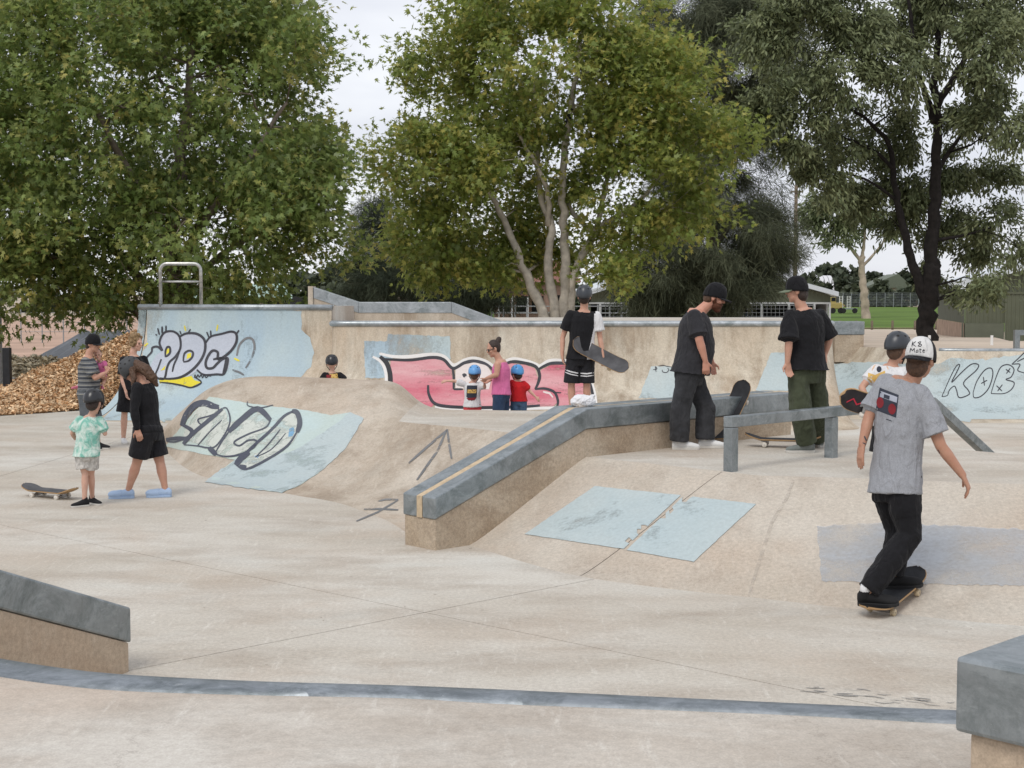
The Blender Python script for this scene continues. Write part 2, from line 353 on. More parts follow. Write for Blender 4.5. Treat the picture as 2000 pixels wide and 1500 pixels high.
# ---- low quarter pipe on the right with the roll-in
low = empty('quarter_pipe', (0, 0, 0), 'low pale blue quarter pipe with thin black outline letters beside a roll-in', 'skate ramp')
LZ = 1.2
st = [(V((5.7, 25.0, 0)), V((5.62, 27.2, LZ + .15))), (V((6.0, 25.9, 0)), V((6.6, 29.6, LZ))), (on_z(1740, 822, 0), V((7.4, 28.2, LZ))), (on_z(1850, 826, 0), at_y(1835, 684, 27.2)), (on_z(2000, 826, 0), at_y(2000, 685, 27.0)), (V((11.5, 25.2, 0)), V((11.8, 27.0, LZ)))]
for b, t in st[1:]: t.z = LZ
lrows = [arc(b, t, 20) for b, t in densify(st, 10)]
low_face = grid(lrows, 'transition', M['wall'], low)
MB().tube([r[-1] + V((0, .03, -.012)) for r in lrows[30:]], .045, 12).build('coping', M['coping'], low, True)
mb = MB(); ap = [(r[-1].x, r[-1].y - .01, r[-1].z) for r in lrows[::2]]
rows2 = [[V(p) for p in ap], [V((p[0] * 1.05, 33, LZ - .02)) for p in ap], [V((p[0] * 1.5, 50, .55)) for p in ap], [V((p[0] * 2.1, 75, .12)) for p in ap], [V((p[0] * 2.7, 97, -.1)) for p in ap]]
mb.rings(rows2, closed=False); mb.build('apron', M['path'], low, True)

# ================================================================ central funbox
fun = empty('funbox', (0, 0, 0), 'wide concrete funbox with painted banks and a rounded hump in the middle of the floor', 'skate ramp')
LN = on_z(850, 1076, 0)                     # ledge: near right foot
KN = on_z(1141, 892, PZ); FE = on_z(1548, 848, PZ)
ld = V((FE.x - LN.x, FE.y - LN.y, 0)).normalized(); lp = V((-ld.y, ld.x, 0)); LW = .45     # ledge direction, across (to the left)
tk = (V((KN.x, KN.y, 0)) - V((LN.x, LN.y, 0))).dot(ld)
# right bank
BOT = [LN + ld * .12 + lp * .2, on_z(905, 1063, 0), on_z(1010, 1095, 0), on_z(1130, 1126, 0), on_z(1300, 1150, 0), on_z(1480, 1169, 0), on_z(1700, 1194, 0), on_z(2000, 1224, 0), V((6.2, 8.6, 0))]
TOP = [LN + ld * (tk + .1) + lp * .2, on_z(1150, 893, PZ), on_z(1270, 906, PZ), on_z(1412, 921, PZ), on_z(1480, 929, PZ), on_z(1545, 931, PZ), on_z(1750, 937, PZ), on_z(2000, 946, PZ), V((7.0, 11.6, PZ))]
for t in TOP: t.z = PZ
BOT[0].z = 0
def bank_prof(b, t, n=16):
    out = []
    for k in range(n + 1):
        s = k / n; p = lerp(b, t, s); z = PZ * s
        e = .10                                          # softened foot and shoulder
        f = lambda q: max(0, q) 
        zz = PZ * (.5 * (math.sqrt((s - 0) ** 2 + e * e) + s) - .5 * (math.sqrt((s - 1) ** 2 + .04 ** 2) + (s - 1)))
        z0 = PZ * (.5 * e - .5 * (math.sqrt(1 + .04 ** 2) - 1)); z1 = PZ * (.5 * (math.sqrt(1 + e * e) + 1) - .5 * .04)
        out.append(V((p.x, p.y, PZ * (zz - z0) / (z1 - z0) - .004 + .007 * s)))
    return out
bst = densify(list(zip(BOT, TOP)), 6); JS = 18
brows = [bank_prof(b, t) for b, t in bst]
gap = [lerp(p, q, .03) for p, q in zip(brows[JS], brows[JS + 1])]; gap0 = [lerp(p, q, .03) for p, q in zip(brows[JS], brows[JS - 1])]
bank_a = grid(brows[:JS] + [gap0], 'bank_slab', M['bank_pale'], fun)
bank_b = grid([gap] + brows[JS + 1:], 'bank_slab', M['bank_pale'], fun)
MB().rings([[p + V((0, 0, -.02)) for p in r] for r in (brows[JS - 1], brows[JS], brows[JS + 1])], closed=False).build('joint_bed', M['joint'], fun)
# left bank with the rounded hump
FAR = on_z(1030, 801, PZ)
def W(x, y, z): return V((x, y, z))
KL = KN + lp * LW
LB = [   # bottom, lip, crest, far foot
 (W(-5.5, 20.9, 0), W(-5.45, 21.1, .03), W(-5.4, 21.3, .04), W(-5.3, 21.6, 0)),
 (on_z(318, 880, 0), W(-4.75, 20.0, .42), W(-4.7, 20.7, .62), W(-4.7, 21.8, 0)),
 (on_z(360, 915, 0), W(-4.3, 19.5, .70), W(-4.25, 20.4, .94), W(-4.25, 21.8, 0)),
 (on_z(420, 938, 0), W(-3.75, 19.3, .80), W(-3.7, 20.3, 1.08), W(-3.7, 21.8, 0)),
 (on_z(560, 966, 0), W(-2.9, 19.0, .78), W(-2.75, 20.1, 1.08), W(-2.7, 21.6, 0)),
 (on_z(620, 980, 0), on_z(692, 809, PZ + .03), W(-2.1, 19.95, 1.06), W(-2.0, 21.4, 0)),
 (on_z(655, 988, 0), on_z(745, 817, PZ), W(-1.6, 19.8, 1.02), W(-1.5, 21.2, 0)),
 (on_z(690, 1000, 0), on_z(800, 826, PZ), W(-1.12, 19.6, PZ + .03), W(-1.1, 21.0, 0)),
 (on_z(738, 1022, 0), on_z(968, 842, PZ), W(-.3, 19.4, PZ), W(-.3, 20.7, 0)),
 (on_z(775, 1050, 0), KL + ld * .75, W(.3, 19.3, PZ), W(.4, 20.6, 0)),
 (LN + lp * (LW - .1) + ld * .12, KL + ld * .08, W(.5, 19.2, PZ), W(.6, 20.5, 0))]
lst = densify(LB, 8); hrows = []
for b, l, c, f in lst:
    r = []
    for k in range(17):
        s = k / 16; p = lerp(b, l, s); p.z = l.z * s ** (2.0 - .6 * min(1, max(0, (l.z - PZ - .03) / .1))); r.append(p)
    # rounded over the crest
    n1 = 8
    hump = c.z - l.z
    for k in range(1, n1 + 1):
        s = k / n1; p = lerp(l, c, s); p.z = l.z + hump * math.sin(s * math.pi / 2) if hump > .05 else lerp(l.z, c.z, s); r.append(p)
    for k in range(1, 9):
        s = k / 8; p = lerp(c, f, s); p.z = c.z * (math.cos(s * math.pi) * .5 + .5); r.append(p)
    hrows.append([V((p.x, p.y, p.z - .004 + .007 * min(1, j / 10))) for j, p in enumerate(r)])
SPL = 54                                   # left of this station the hump rolls over in one piece, right of it a crisp lip
bank_hump = grid(hrows[:SPL + 1], 'bank_slab', M['bank'], fun)
bank_l = grid([r[:17] for r in hrows[SPL:]], 'bank_slab', M['bank'], fun)
plat_l = grid([[V((p.x, p.y, p.z)) for p in r[16:]] for r in hrows[SPL:]], 'platform_slab', M['floor'], fun)
# flat platform
E1 = on_z(1950, 884, PZ)
plat = [TOP[0]] + [t - V((0, .0, 0)) for t in [s[1] for s in bst[::3]]] + [V((7.2, 12.6, PZ)), E1 + V((1.0, -1.05, 0)), E1, V((3.25, 15.95, PZ)), V((2.2, 17.2, PZ)), V((1.15, 18.6, PZ)), V((.3, 19.3, PZ))] + [V((s[1].x, s[1].y, PZ)) for s in lst[::-1] if s[1].z <= PZ + .004 and s[1].x > -1.9][:0]
plat_poly = [(p.x, p.y) for p in plat]
inner = [KL + ld * .05, KL + ld * .4]
MB().prism(plat_poly + [(p.x, p.y) for p in (KL + ld * .75,)], -.1, PZ - .003).build('platform_slab', M['floor'], fun)
# far bank of the platform, hidden from the front
fb = [plat[-7], plat[-6], plat[-5], plat[-4], plat[-3], plat[-2], plat[-1]]
nrm = V((.69, .72, 0))
MB().rings([[p + V((0, 0, -.004)) for p in fb], [p + nrm * 1.9 + V((0, 0, -PZ + .003)) for p in fb]], closed=False).build('bank_slab', M['bank'], fun, False)

# ================================================================ ledges
def ledge(name, label, pts, across, width, h, band, mats=None, strip=False, inset=.012, foot=-.02, floorz=None, parts=1):
    """pts: right/front lower edge (on the surface it stands on); across: horizontal vector to the other side"""
    root = empty(name, pts[0], label, 'ledge'); a = V(across).normalized()
    def seg(o0, o1, z0f, z1f, nm, mat, bev=.012, ext=0):
        m = MB(); rs = []
        for i, p in enumerate(pts):
            q = V(p)
            if ext:
                if i == 0: q = q - (V(pts[1]) - q).normalized() * ext
                if i == len(pts) - 1: q = q + (q - V(pts[-2])).normalized() * ext
            rs.append([q + a * o0 + V((0, 0, z0f)), q + a * o1 + V((0, 0, z0f)), q + a * o1 + V((0, 0, z1f)), q + a * o0 + V((0, 0, z1f))])
        m.rings(rs); return m.build(nm, mat, root, False, bevel=bev)
    seg(inset, width - inset, foot, h - band, 'concrete_base', M[mats or 'aggregate'], .008, -inset)
    if strip:
        seg(-.0, width * .40, h - band + .003, h, 'steel_edge', M['metal'])
        seg(width * .57, width, h - band + .003, h, 'steel_edge', M['metal'])
        seg(width * .40 + .002, width * .57 - .002, h - band + .003, h - .006, 'concrete_strip', M['strip'], 0)
    else: seg(0, width, h - band + .003, h, 'steel_cap', M['metal'])
    return root
M['tan'] = mat_concrete('tan_form_concrete', (.44, .34, .245), (.33, .235, .155), (.50, .43, .345), (1, 1, 2.0), .75, .5, False, 0, lo=.42)
M['strip'] = mat_plain('tan_concrete_strip', (.50, .39, .26), .85, scale=20)
main_ledge = ledge('grind_ledge', 'long steel capped ledge with a tan strip running up the funbox bank and bending flat', [LN + V((0, 0, 0)), LN + ld * tk + V((0, 0, PZ)), V((FE.x, FE.y, PZ))], lp, LW, .47, .2, strip=True, foot=-.3)
# mortar pad under the ledge
# foreground box ledge on the deck
C0 = V((1.17, 3.73, ND)); dA = V((.719, .695, 0)); dB = V((.695, -.719, 0))
ledge('grind_ledge', 'square steel capped block ledge standing on the viewing deck', [C0, C0 + dB * 1.6], dA, 1.0, 1.297 - ND, .205, mats='tan', inset=.03)
# descending ledge beside the deck bank
HE = on_z(258, 1311, 0); HL = at_y(0, 1112, HE.y * .885)
hd = V((HL.x - HE.x, HL.y - HE.y, 0)); slope = (HL.z - .385) / hd.length; hd.normalize(); ha = V((hd.y, -hd.x, 0))
if ha.x > 0: ha = -ha
h_pts = [V((HE.x, HE.y, 0)), V((HE.x, HE.y, 0)) + hd * 1.9 + V((0, 0, slope * 1.9))]
hub = ledge('grind_ledge', 'sloping steel capped ledge descending beside the viewing deck onto the floor', h_pts, ha, .4, .385, .215, mats='tan', foot=-.75)
# ledge on the back deck
BY = 27.3
def bp(x, y): return at_y(x, y, BY)
bl = [bp(612, 561), bp(700, 590), bp(882, 590), bp(978, 626)]
root = empty('grind_ledge', (bl[1].x, BY, WZ), 'steel faced ledge with two slopes on the deck above the long wall', 'ledge')
def strip_poly(d0, d1): return [p + V((0, 0, -d0)) for p in bl] + [p + V((0, 0, -d1)) for p in bl[::-1]]
for i in range(3):
    q = [bl[i], bl[i + 1]]; MB().extrude([q[0] + V((0, -.012, 0)), q[1] + V((-.003, -.012, 0)), q[1] + V((-.003, -.012, -.205)), q[0] + V((0, -.012, -.205))], (0, .36, 0)).build('steel_cap', M['coping'], root, bevel=.006)
MB().extrude([bl[0] + V((0, 0, -.205)), bl[1] + V((0, 0, -.205)), bl[2] + V((0, 0, -.205)), V((lerp(bl[2], bl[3], (bl[2].z - .205 - WZ + .02) / (bl[2].z - bl[3].z)).x, BY, WZ - .02)), V((bl[0].x, BY, WZ - .02))], (0, .33, 0)).build('concrete_base', M['bank'], root)
MB().box((bl[0].x - .05, BY + .16, (bl[0].z + WZ) / 2), (.09, .42, bl[0].z - WZ + .04)).build('end_post', M['bank'], root)
# block ledge right of the wall
a = at_y(1630, 628, 29.0); b = at_y(1689, 628, 29.0)
ledge('grind_ledge', 'straight block ledge with steel top behind the roll-in', [V((a.x, 29, LZ - .02)), V((b.x, 29, LZ - .02))], V((0, 1, 0)), .5, a.z - LZ + .02, .27, foot=-.3)

# ---- flat-down rail
R1 = on_z(1427, 920, PZ); R2 = on_z(1623, 893, PZ); rd = V((R2.x - R1.x, R2.y - R1.y, 0)).normalized()
RH = .49; tkink = (R1.x * -1 + 0); 
kx = None
for i in range(400):
    p = R1 + rd * (i * .01); q = (p.x / p.y) * 2800 + 1000
    if q > 1822: kx = i * .01; break
K = R1 + rd * kx; K.z = PZ
rail = empty('grind_rail', R1, 'square steel flat-down grind rail on two posts', 'grind rail')
ang = math.atan2(rd.y, rd.x); RM = Matrix.Rotation(ang, 3, 'Z')
for p in (R1, V((R2.x, R2.y, PZ))): MB().box((p.x, p.y, PZ + RH / 2 - .06), (.095, .095, RH - .08), RM).build('post', M['metal'], rail, bevel=.006)
def bar(a, b, w, name, par, mat, bev=.006):
    d = (b - a).normalized(); s = V((-rd.y, rd.x, 0)); u = d.cross(s); 
    if u.z < 0: u = -u
    rs = [[e + s * w / 2 + u * 0, e - s * w / 2, e - s * w / 2 - u * w, e + s * w / 2 - u * w] for e in (a, b)]
    return MB().rings(rs).build(name, mat, par, bevel=bev)
top = V((0, 0, RH))
bar(R1 - rd * .05 + top, K + top, .097, 'rail_bar', rail, M['metal'])
bar(K + top + V((0, 0, -.002)), K + rd * 1.75 + V((0, 0, RH - .92)), .096, 'rail_bar', rail, M['metal'])

# ---- safety rail on the tall quarter pipe
hr = empty('safety_rail', (TL.x + .2, TL.y + .4, TZ), 'polished tubular hoop safety rail on top of the blue quarter pipe', 'railing')
HYD = 27.3
A = at_y(314, 600, HYD); B = at_y(393, 600, HYD); hz = at_y(350, 515, HYD).z; ax, bx_ = A.x, B.x; rr = .13
def hoop(x0, x1, y, zt, z0, r):
    pts = [V((x0, y, z0))]
    for k in range(7): t = math.pi - k * math.pi / 12; pts.append(V((x0 + r + r * math.cos(t), y, zt - r + r * math.sin(t))))
    for k in range(7): t = math.pi / 2 - k * math.pi / 12; pts.append(V((x1 - r + r * math.cos(t), y, zt - r + r * math.sin(t))))
    pts.append(V((x1, y, z0))); return pts
MB().tube(hoop(ax, bx_, HYD, hz, TZ - .02, rr), .033, 12).build('hoop', M['stainless'], hr, True)
zc = at_y(350, 550, HYD).z; MB().tube([V((ax, HYD, zc)), V((bx_, HYD, zc))], .02, 10).build('cross_bar', M['stainless'], hr, True)
# ---- frame on the low deck, white stubs
fr = empty('skate_bench', (at_y(1985, 670, 28).x, 28, LZ), 'square steel tube bench on the deck behind the outline letters', 'bench')
x0 = at_y(1981, 645, 28); x1 = at_y(2060, 645, 28)
MB().box((x0.x + .05, 28, (x0.z + LZ) / 2 - .08), (.1, .1, x0.z - LZ - .02)).build('post', M['metal'], fr)
MB().box((x1.x - .05, 28, (x0.z + LZ) / 2 - .08), (.1, .1, x0.z - LZ - .02)).build('post', M['metal'], fr)
MB().box(((x0.x + x1.x) / 2, 28, x0.z - .045), (x1.x - x0.x, .1, .1)).build('top_bar', M['metal'], fr)
M['white'] = mat_plain('white_paint', (.75, .75, .73), .6, var=.06)
for x, lab in ((1815, 'short white peg post beside the dark tree trunk'), (1937, 'short white peg post in front of the green shed wall')):
    p = at_y(x, 672, 30); q = at_y(x, 655, 30); MB().tube([V((p.x, 30, LZ - .08)), V((p.x, 30, q.z))], .03, 8).build('peg_post', M['white'], None, label=lab, cat='post')
# ================================================================ paint and lettering laid on the ramps
def hit(bvh, x, y, off):
    d = ray(x, y).normalized(); loc, n, i, dist = bvh.ray_cast(EYE, d, 400)
    if loc is None: return None
    if n.dot(d) > 0: n = -n
    return loc + n * off
def inside(p, poly):
    x, y = p; c = False; n = len(poly)
    for i in range(n):
        x1, y1 = poly[i]; x2, y2 = poly[(i + 1) % n]
        if (y1 > y) != (y2 > y) and x < (x2 - x1) * (y - y1) / (y2 - y1) + x1: c = not c
    return c
def smooth2(pts, n=6, closed=False):
    P = [V((p[0], p[1], 0)) for p in pts]; N = len(P); out = []
    rng = range(N) if closed else range(N - 1)
    for i in rng:
        p0 = P[(i - 1) % N] if closed or i else P[0]; p1 = P[i]; p2 = P[(i + 1) % N]; p3 = P[(i + 2) % N] if closed or i + 2 < N else P[-1]
        for k in range(n):
            t = k / n; q = .5 * ((2 * p1) + (p2 - p0) * t + (2 * p0 - 5 * p1 + 4 * p2 - p3) * t * t + (3 * p1 - p0 - 3 * p2 + p3) * t ** 3); out.append((q.x, q.y))
    if not closed: out.append((P[-1].x, P[-1].y))
    return out
def decal(name, mat, parent, bvh, polys=(), strokes=(), off=.004, step=6.0, rough_edge=0.0, maxlen=.6):
    vs = []; fs = []
    for poly in polys:
        b = []
        for i in range(len(poly)):
            p, q = V((*poly[i], 0)), V((*poly[(i + 1) % len(poly)], 0)); n = max(1, int((q - p).length / step))
            for k in range(n):
                r = p.lerp(q, k / n); b.append((r.x + random.uniform(-1, 1) * rough_edge, r.y + random.uniform(-1, 1) * rough_edge))
        xs = [p[0] for p in b]; ys = [p[1] for p in b]; g = []
        y = min(ys) + step / 2
        while y < max(ys):
            x = min(xs) + step / 2
            while x < max(xs):
                if inside((x, y), b): g.append((x, y))
                x += step
            y += step
        n = len(b); res = delaunay_2d_cdt([V(p) for p in b + g], [], [list(range(n))], 1, 1e-4)
        base = len(vs); h3 = [hit(bvh, p.x, p.y, off) for p in res[0]]; vs += [h if h else V((0, 0, -9)) for h in h3]
        for f in res[2]:
            if all(h3[i] is not None for i in f) and max((h3[f[i]] - h3[f[i - 1]]).length for i in range(len(f))) < maxlen: fs.append(tuple(i + base for i in f))
    for pts, w in strokes:
        pts = [V((p[0], p[1], 0)) for p in pts]; dense = [pts[0]]
        for a, b in zip(pts, pts[1:]):
            n = max(1, int((b - a).length / step))
            for k in range(n): dense.append(a.lerp(b, (k + 1) / n))
        N = len(dense); base = len(vs); ok = []
        for i, p in enumerate(dense):
            t = dense[min(N - 1, i + 1)] - dense[max(0, i - 1)]
            if t.length < 1e-6: t = V((1, 0, 0))
            t.normalize(); nrm = V((-t.y, t.x, 0)); ww = w * (.62 + .38 * min(1, 4 * i / N + .15, 4 * (N - 1 - i) / N + .15)) * .5
            for s in (-1, 0, 1):
                h = hit(bvh, p.x + nrm.x * ww * s, p.y + nrm.y * ww * s, off); ok.append(h); vs.append(h if h else V((0, 0, -9)))
        for i in range(N - 1):
            for s in (0, 1):
                q = (i * 3 + s, i * 3 + s + 1, i * 3 + s + 4, i * 3 + s + 3)
                if all(ok[j] is not None for j in q) and max((ok[q[j]] - ok[q[j - 1]]).length for j in range(4)) < maxlen: fs.append(tuple(base + j for j in q))
    if not fs: return None
    m = MB(); m.v = [tuple(v) for v in vs]; m.f = fs
    used = sorted({i for f in fs for i in f}); mp = {o: k for k, o in enumerate(used)}
    m.v = [m.v[i] for i in used]; m.f = [tuple(mp[i] for i in f) for f in fs]
    off_ = world_loc(parent); me = bpy.data.meshes.new(name); me.from_pydata([tuple(V(p) - off_) for p in m.v], [], m.f)
    return finish(me, name, mat, parent, True, fixn=False)
def Z(s, ox, oy): return lambda pts: [(ox + p[0] * s, oy + p[1] * s) for p in pts]
z2 = Z(.3467, 260, 480); z3 = Z(.32, 600, 540); z4 = Z(.2933, 1060, 520); z6 = Z(.4267, 1560, 600); z5 = Z(.28, 1240, 520)
M['gr_black'] = mat_paint('black_spray_paint', (.025, .025, .03), .30, 5, (.05, .05, .06))
M['gr_navy'] = mat_paint('faded_navy_spray_paint', (.055, .06, .085), .36, 4, (.10, .11, .13))
M['gr_silver'] = mat_paint('silver_lilac_spray_paint', (.46, .485, .54), .30, 3, (.40, .43, .49))
M['gr_yellow'] = mat_paint('yellow_spray_paint', (.62, .52, .03), .34, 4, (.70, .62, .06))
M['gr_pink'] = mat_paint('pink_spray_paint', (.50, .105, .15), .36, 2.2, (.62, .36, .37), wscale=(.6, .6, 3.5), soft=.08)
M['gr_white'] = mat_paint('white_spray_paint', (.70, .68, .66), .33, 4, (.62, .60, .57))
M['gr_palepink'] = mat_paint('pale_pink_spray_paint', (.62, .52, .50), .33, 3, (.66, .60, .57))
M['gr_grey'] = mat_paint('grey_spray_paint', (.12, .125, .13), .40, 5, (.2, .2, .2))
M['gr_pale'] = mat_paint('chalky_pale_paint', (.50, .52, .47), .46, 3, (.52, .55, .50))
M['gr_lightblue'] = mat_paint('bright_blue_spray_paint', (.20, .38, .55), .46, 6)
# -- tall quarter pipe
bt = bvh_of(tall_face)
decal('painted_field', M['skyblue'], tall, bt, [z2([(60, 352), (950, 365), (948, 470), (1000, 520), (1022, 600), (1000, 680), (940, 745), (900, 830), (860, 1000), (-400, 1000), (-140, 900), (-30, 760), (40, 560)])], off=.003, step=9, rough_edge=1.5)
sil = smooth2([(95, 690), (130, 620), (165, 590), (150, 545), (175, 495), (230, 485), (265, 512), (330, 492), (385, 505), (410, 545), (450, 508), (520, 497), (575, 485), (584, 535), (560, 585), (520, 605), (545, 640), (520, 715), (400, 728), (365, 705), (300, 742), (200, 750), (150, 745), (120, 720)], 4, True)
decal('lettering_fill', M['gr_silver'], tall, bt, [z2(sil)], off=.006, step=5)
for yp in [z2([(148, 750), (200, 758), (275, 745), (330, 735), (345, 758), (385, 770), (322, 800), (270, 782), (200, 772), (150, 776)]), z2([(188, 615), (192, 580), (204, 580), (204, 602)]), z2([(302, 640), (306, 610), (328, 604), (328, 628)]), z2([(155, 705), (185, 675), (178, 700)])]: decal('lettering_yellow', M['gr_yellow'], tall, bt, [yp], off=.009, step=4)
for yp in [(z2([(290, 450), (297, 480)]), 3), (z2([(478, 445), (472, 480)]), 3), (z2([(570, 635), (600, 650)]), 4), (z2([(65, 565), (85, 550)]), 4)]: decal('yellow_flick', M['gr_yellow'], tall, bt, [], [yp], off=.009, step=5)
S = smooth2
decal('lettering_outline', M['gr_black'], tall, bt, [], [(z2(S(p)), w) for p, w in [
    ([(100, 690), (75, 640), (105, 600), (110, 575), (140, 570), (165, 590), (150, 545), (175, 492), (225, 483), (262, 512), (268, 575), (240, 625), (208, 655), (192, 690), (178, 748), (145, 750), (128, 728), (142, 690), (160, 640)], 4.2),
    ([(183, 627), (184, 595), (194, 572), (208, 574), (210, 600), (198, 618), (183, 627)], 4),
    ([(262, 515), (300, 495), (360, 497), (402, 530), (406, 590), (380, 650), (330, 705), (270, 742), (205, 752), (150, 748)], 5),
    ([(284, 652), (290, 610), (316, 592), (338, 602), (334, 628), (312, 650), (284, 656)], 4), ([(268, 575), (250, 630), (232, 670), (222, 712)], 3.5),
    ([(410, 548), (440, 512), (500, 497), (555, 484), (583, 500), (582, 545), (555, 590), (515, 625), (480, 640), (478, 602), (450, 592), (425, 620), (410, 660), (418, 690), (450, 690), (475, 665), (505, 640), (535, 640), (515, 720), (470, 726), (400, 728), (360, 700)], 5),
    ([(452, 642), (490, 634), (528, 634)], 4.5), ([(526, 634), (518, 680), (508, 722)], 4),
    ([(150, 770), (220, 778), (280, 790), (330, 800), (385, 772), (345, 740)], 3),
    ([(150, 503), (140, 465)], 3), ([(165, 495), (165, 455)], 3.5), ([(186, 488), (187, 450)], 3), ([(272, 500), (265, 480)], 2.5), ([(312, 490), (325, 470)], 2.5), ([(430, 520), (416, 486)], 3), ([(440, 515), (438, 478)], 3), ([(585, 495), (598, 476)], 3), ([(130, 505), (134, 500)], 4),
    ([(345, 745), (350, 728), (358, 745), (366, 728), (374, 742), (384, 728), (392, 745), (402, 730), (412, 745), (425, 735), (440, 738)], 2)]], off=.012, step=4)
decal('faded_loop', M['gr_grey'], tall, bt, [], [(z2(S([(585, 620), (600, 560), (640, 522), (675, 530), (685, 580), (665, 640), (635, 690)])), 4.5), (z2(S([(560, 700), (600, 715), (625, 730)])), 4)], off=.010, step=4)
# -- long wall
bw = bvh_of(wall_face)
decal('painted_patch', M['skyblue'], long_wall, bw, [z3([(345, 395), (488, 395), (495, 352), (872, 366), (875, 505), (820, 520), (700, 495), (520, 500), (480, 530), (492, 620), (355, 620)])], off=.003, step=6, rough_edge=1)
decal('painted_patch', M['blue'], long_wall, bw, [z4([(722, 665), (900, 668), (905, 880), (640, 880)]), z4([(1520, 578), (1640, 572), (1640, 830), (1420, 830), (1470, 700)])], off=.003, step=6, rough_edge=1)
decal('bubble_letter_halo', M['gr_white'], long_wall, bw, [], [(z3(S(p)), w) for p, w in [
    ([(400, 490), (450, 520), (478, 580), (482, 665), (470, 720)], 6), ([(440, 470), (520, 488), (620, 490), (760, 476), (835, 490), (893, 542), (960, 512), (1020, 500), (1095, 520), (1150, 560)], 7),
    ([(1140, 560), (1240, 505), (1330, 515), (1395, 537), (1420, 548), (1480, 515), (1560, 515), (1630, 525), (1710, 590), (1750, 700), (1765, 780)], 7), ([(780, 795), (900, 812), (1100, 815), (1400, 805), (1750, 800)], 6)]], off=.004, step=5)
PK1 = [(510, 515), (640, 515), (760, 500), (830, 515), (882, 570), (890, 690), (960, 695), (1110, 690), (1110, 795), (850, 790), (780, 770), (760, 800), (620, 800), (500, 760)]
PK2 = [(1140, 570), (1240, 530), (1330, 540), (1390, 562), (1408, 620), (1390, 690), (1450, 690), (1510, 715), (1528, 770), (1500, 795), (1110, 800), (1110, 690)]
PK3 = [(1428, 570), (1490, 540), (1560, 540), (1625, 552), (1690, 620), (1725, 700), (1740, 795), (1525, 795), (1525, 740), (1480, 690), (1400, 680), (1415, 610)]
decal('bubble_letter_fill', M['gr_pink'], long_wall, bw, [z3(PK1), z3(PK2), z3(PK3)], off=.006, step=6)
decal('bubble_letter_pale', M['gr_palepink'], long_wall, bw, [z3([(905, 570), (960, 538), (1020, 525), (1100, 545), (1130, 600), (1110, 690), (905, 685)])], [(z3([(1440, 705), (1480, 715), (1500, 740)]), 4)], off=.008, step=6)
decal('bubble_letter_outline', M['gr_black'], long_wall, bw, [], [(z3(S(p)), w) for p, w in [
    ([(445, 490), (485, 530), (505, 590), (508, 650), (500, 700)], 9), ([(470, 505), (620, 512), (760, 495), (832, 508), (890, 562), (960, 528), (1020, 517), (1092, 536), (1140, 580)], 6),
    ([(888, 562), (895, 620), (893, 690)], 4.5), ([(893, 690), (950, 690)], 4), ([(738, 665), (742, 720), (775, 775), (850, 795), (1000, 802), (1110, 802), (1300, 798), (1420, 790)], 6),
    ([(1140, 575), (1240, 523), (1330, 530), (1395, 552), (1418, 600), (1412, 645), (1392, 690)], 6), ([(1415, 565), (1480, 533), (1560, 530), (1625, 542), (1700, 605), (1738, 700), (1750, 790)], 6),
    ([(1390, 690), (1450, 686), (1508, 708), (1530, 760), (1525, 800)], 5), ([(1500, 710), (1550, 712)], 2.5), ([(950, 610), (960, 605), (965, 612)], 8)]], off=.010, step=5)
decal('scribble', M['gr_black'], long_wall, bw, [], [(z4(S([(735, 690), (760, 685), (750, 670), (755, 705)])), 1.6), (z4(S([(795, 690), (800, 705), (825, 708), (840, 690), (830, 680)])), 1.6), (z4([(770, 665), (800, 660), (830, 668), (860, 672)]), 1.4), (z4(S([(860, 690), (875, 700), (880, 715)])), 1.5)], off=.007, step=3)
# -- low quarter pipe
bl_ = bvh_of(low_face)
decal('painted_field', M['blue'], low, bl_, [z6([(-40, 262), (380, 250), (640, 262), (700, 232), (860, 240), (1100, 200), (1100, 525), (900, 540), (640, 512), (380, 470), (-40, 440)])], off=.003, step=8, rough_edge=2)
decal('outline_letters', M['gr_black'], low, bl_, [], [(z6(S(p, 5)), 2.1) for p in [
    [(655, 410), (690, 330), (720, 272), (737, 265), (722, 300), (700, 345), (745, 300), (790, 262), (822, 264), (812, 290), (755, 345), (775, 380), (780, 400), (735, 415), (722, 380), (712, 362), (690, 380), (680, 405), (655, 410)],
    [(798, 392), (815, 340), (850, 290), (880, 280), (888, 310), (870, 370), (835, 408), (803, 415), (798, 392)], [(845, 320), (850, 360)], [(835, 350), (862, 335)],
    [(880, 396), (900, 330), (925, 275), (960, 264), (985, 285), (972, 320), (948, 332), (985, 345), (975, 375), (940, 396), (880, 396)], [(948, 285), (968, 300)], [(968, 280), (950, 305)], [(905, 360), (930, 385)], [(932, 355), (910, 385)],
    [(975, 262), (1005, 235), (1040, 200)], [(975, 262), (1012, 262), (1002, 290), (1035, 302)], [(1000, 250), (1040, 235), (1045, 280)]]], off=.007, step=4)
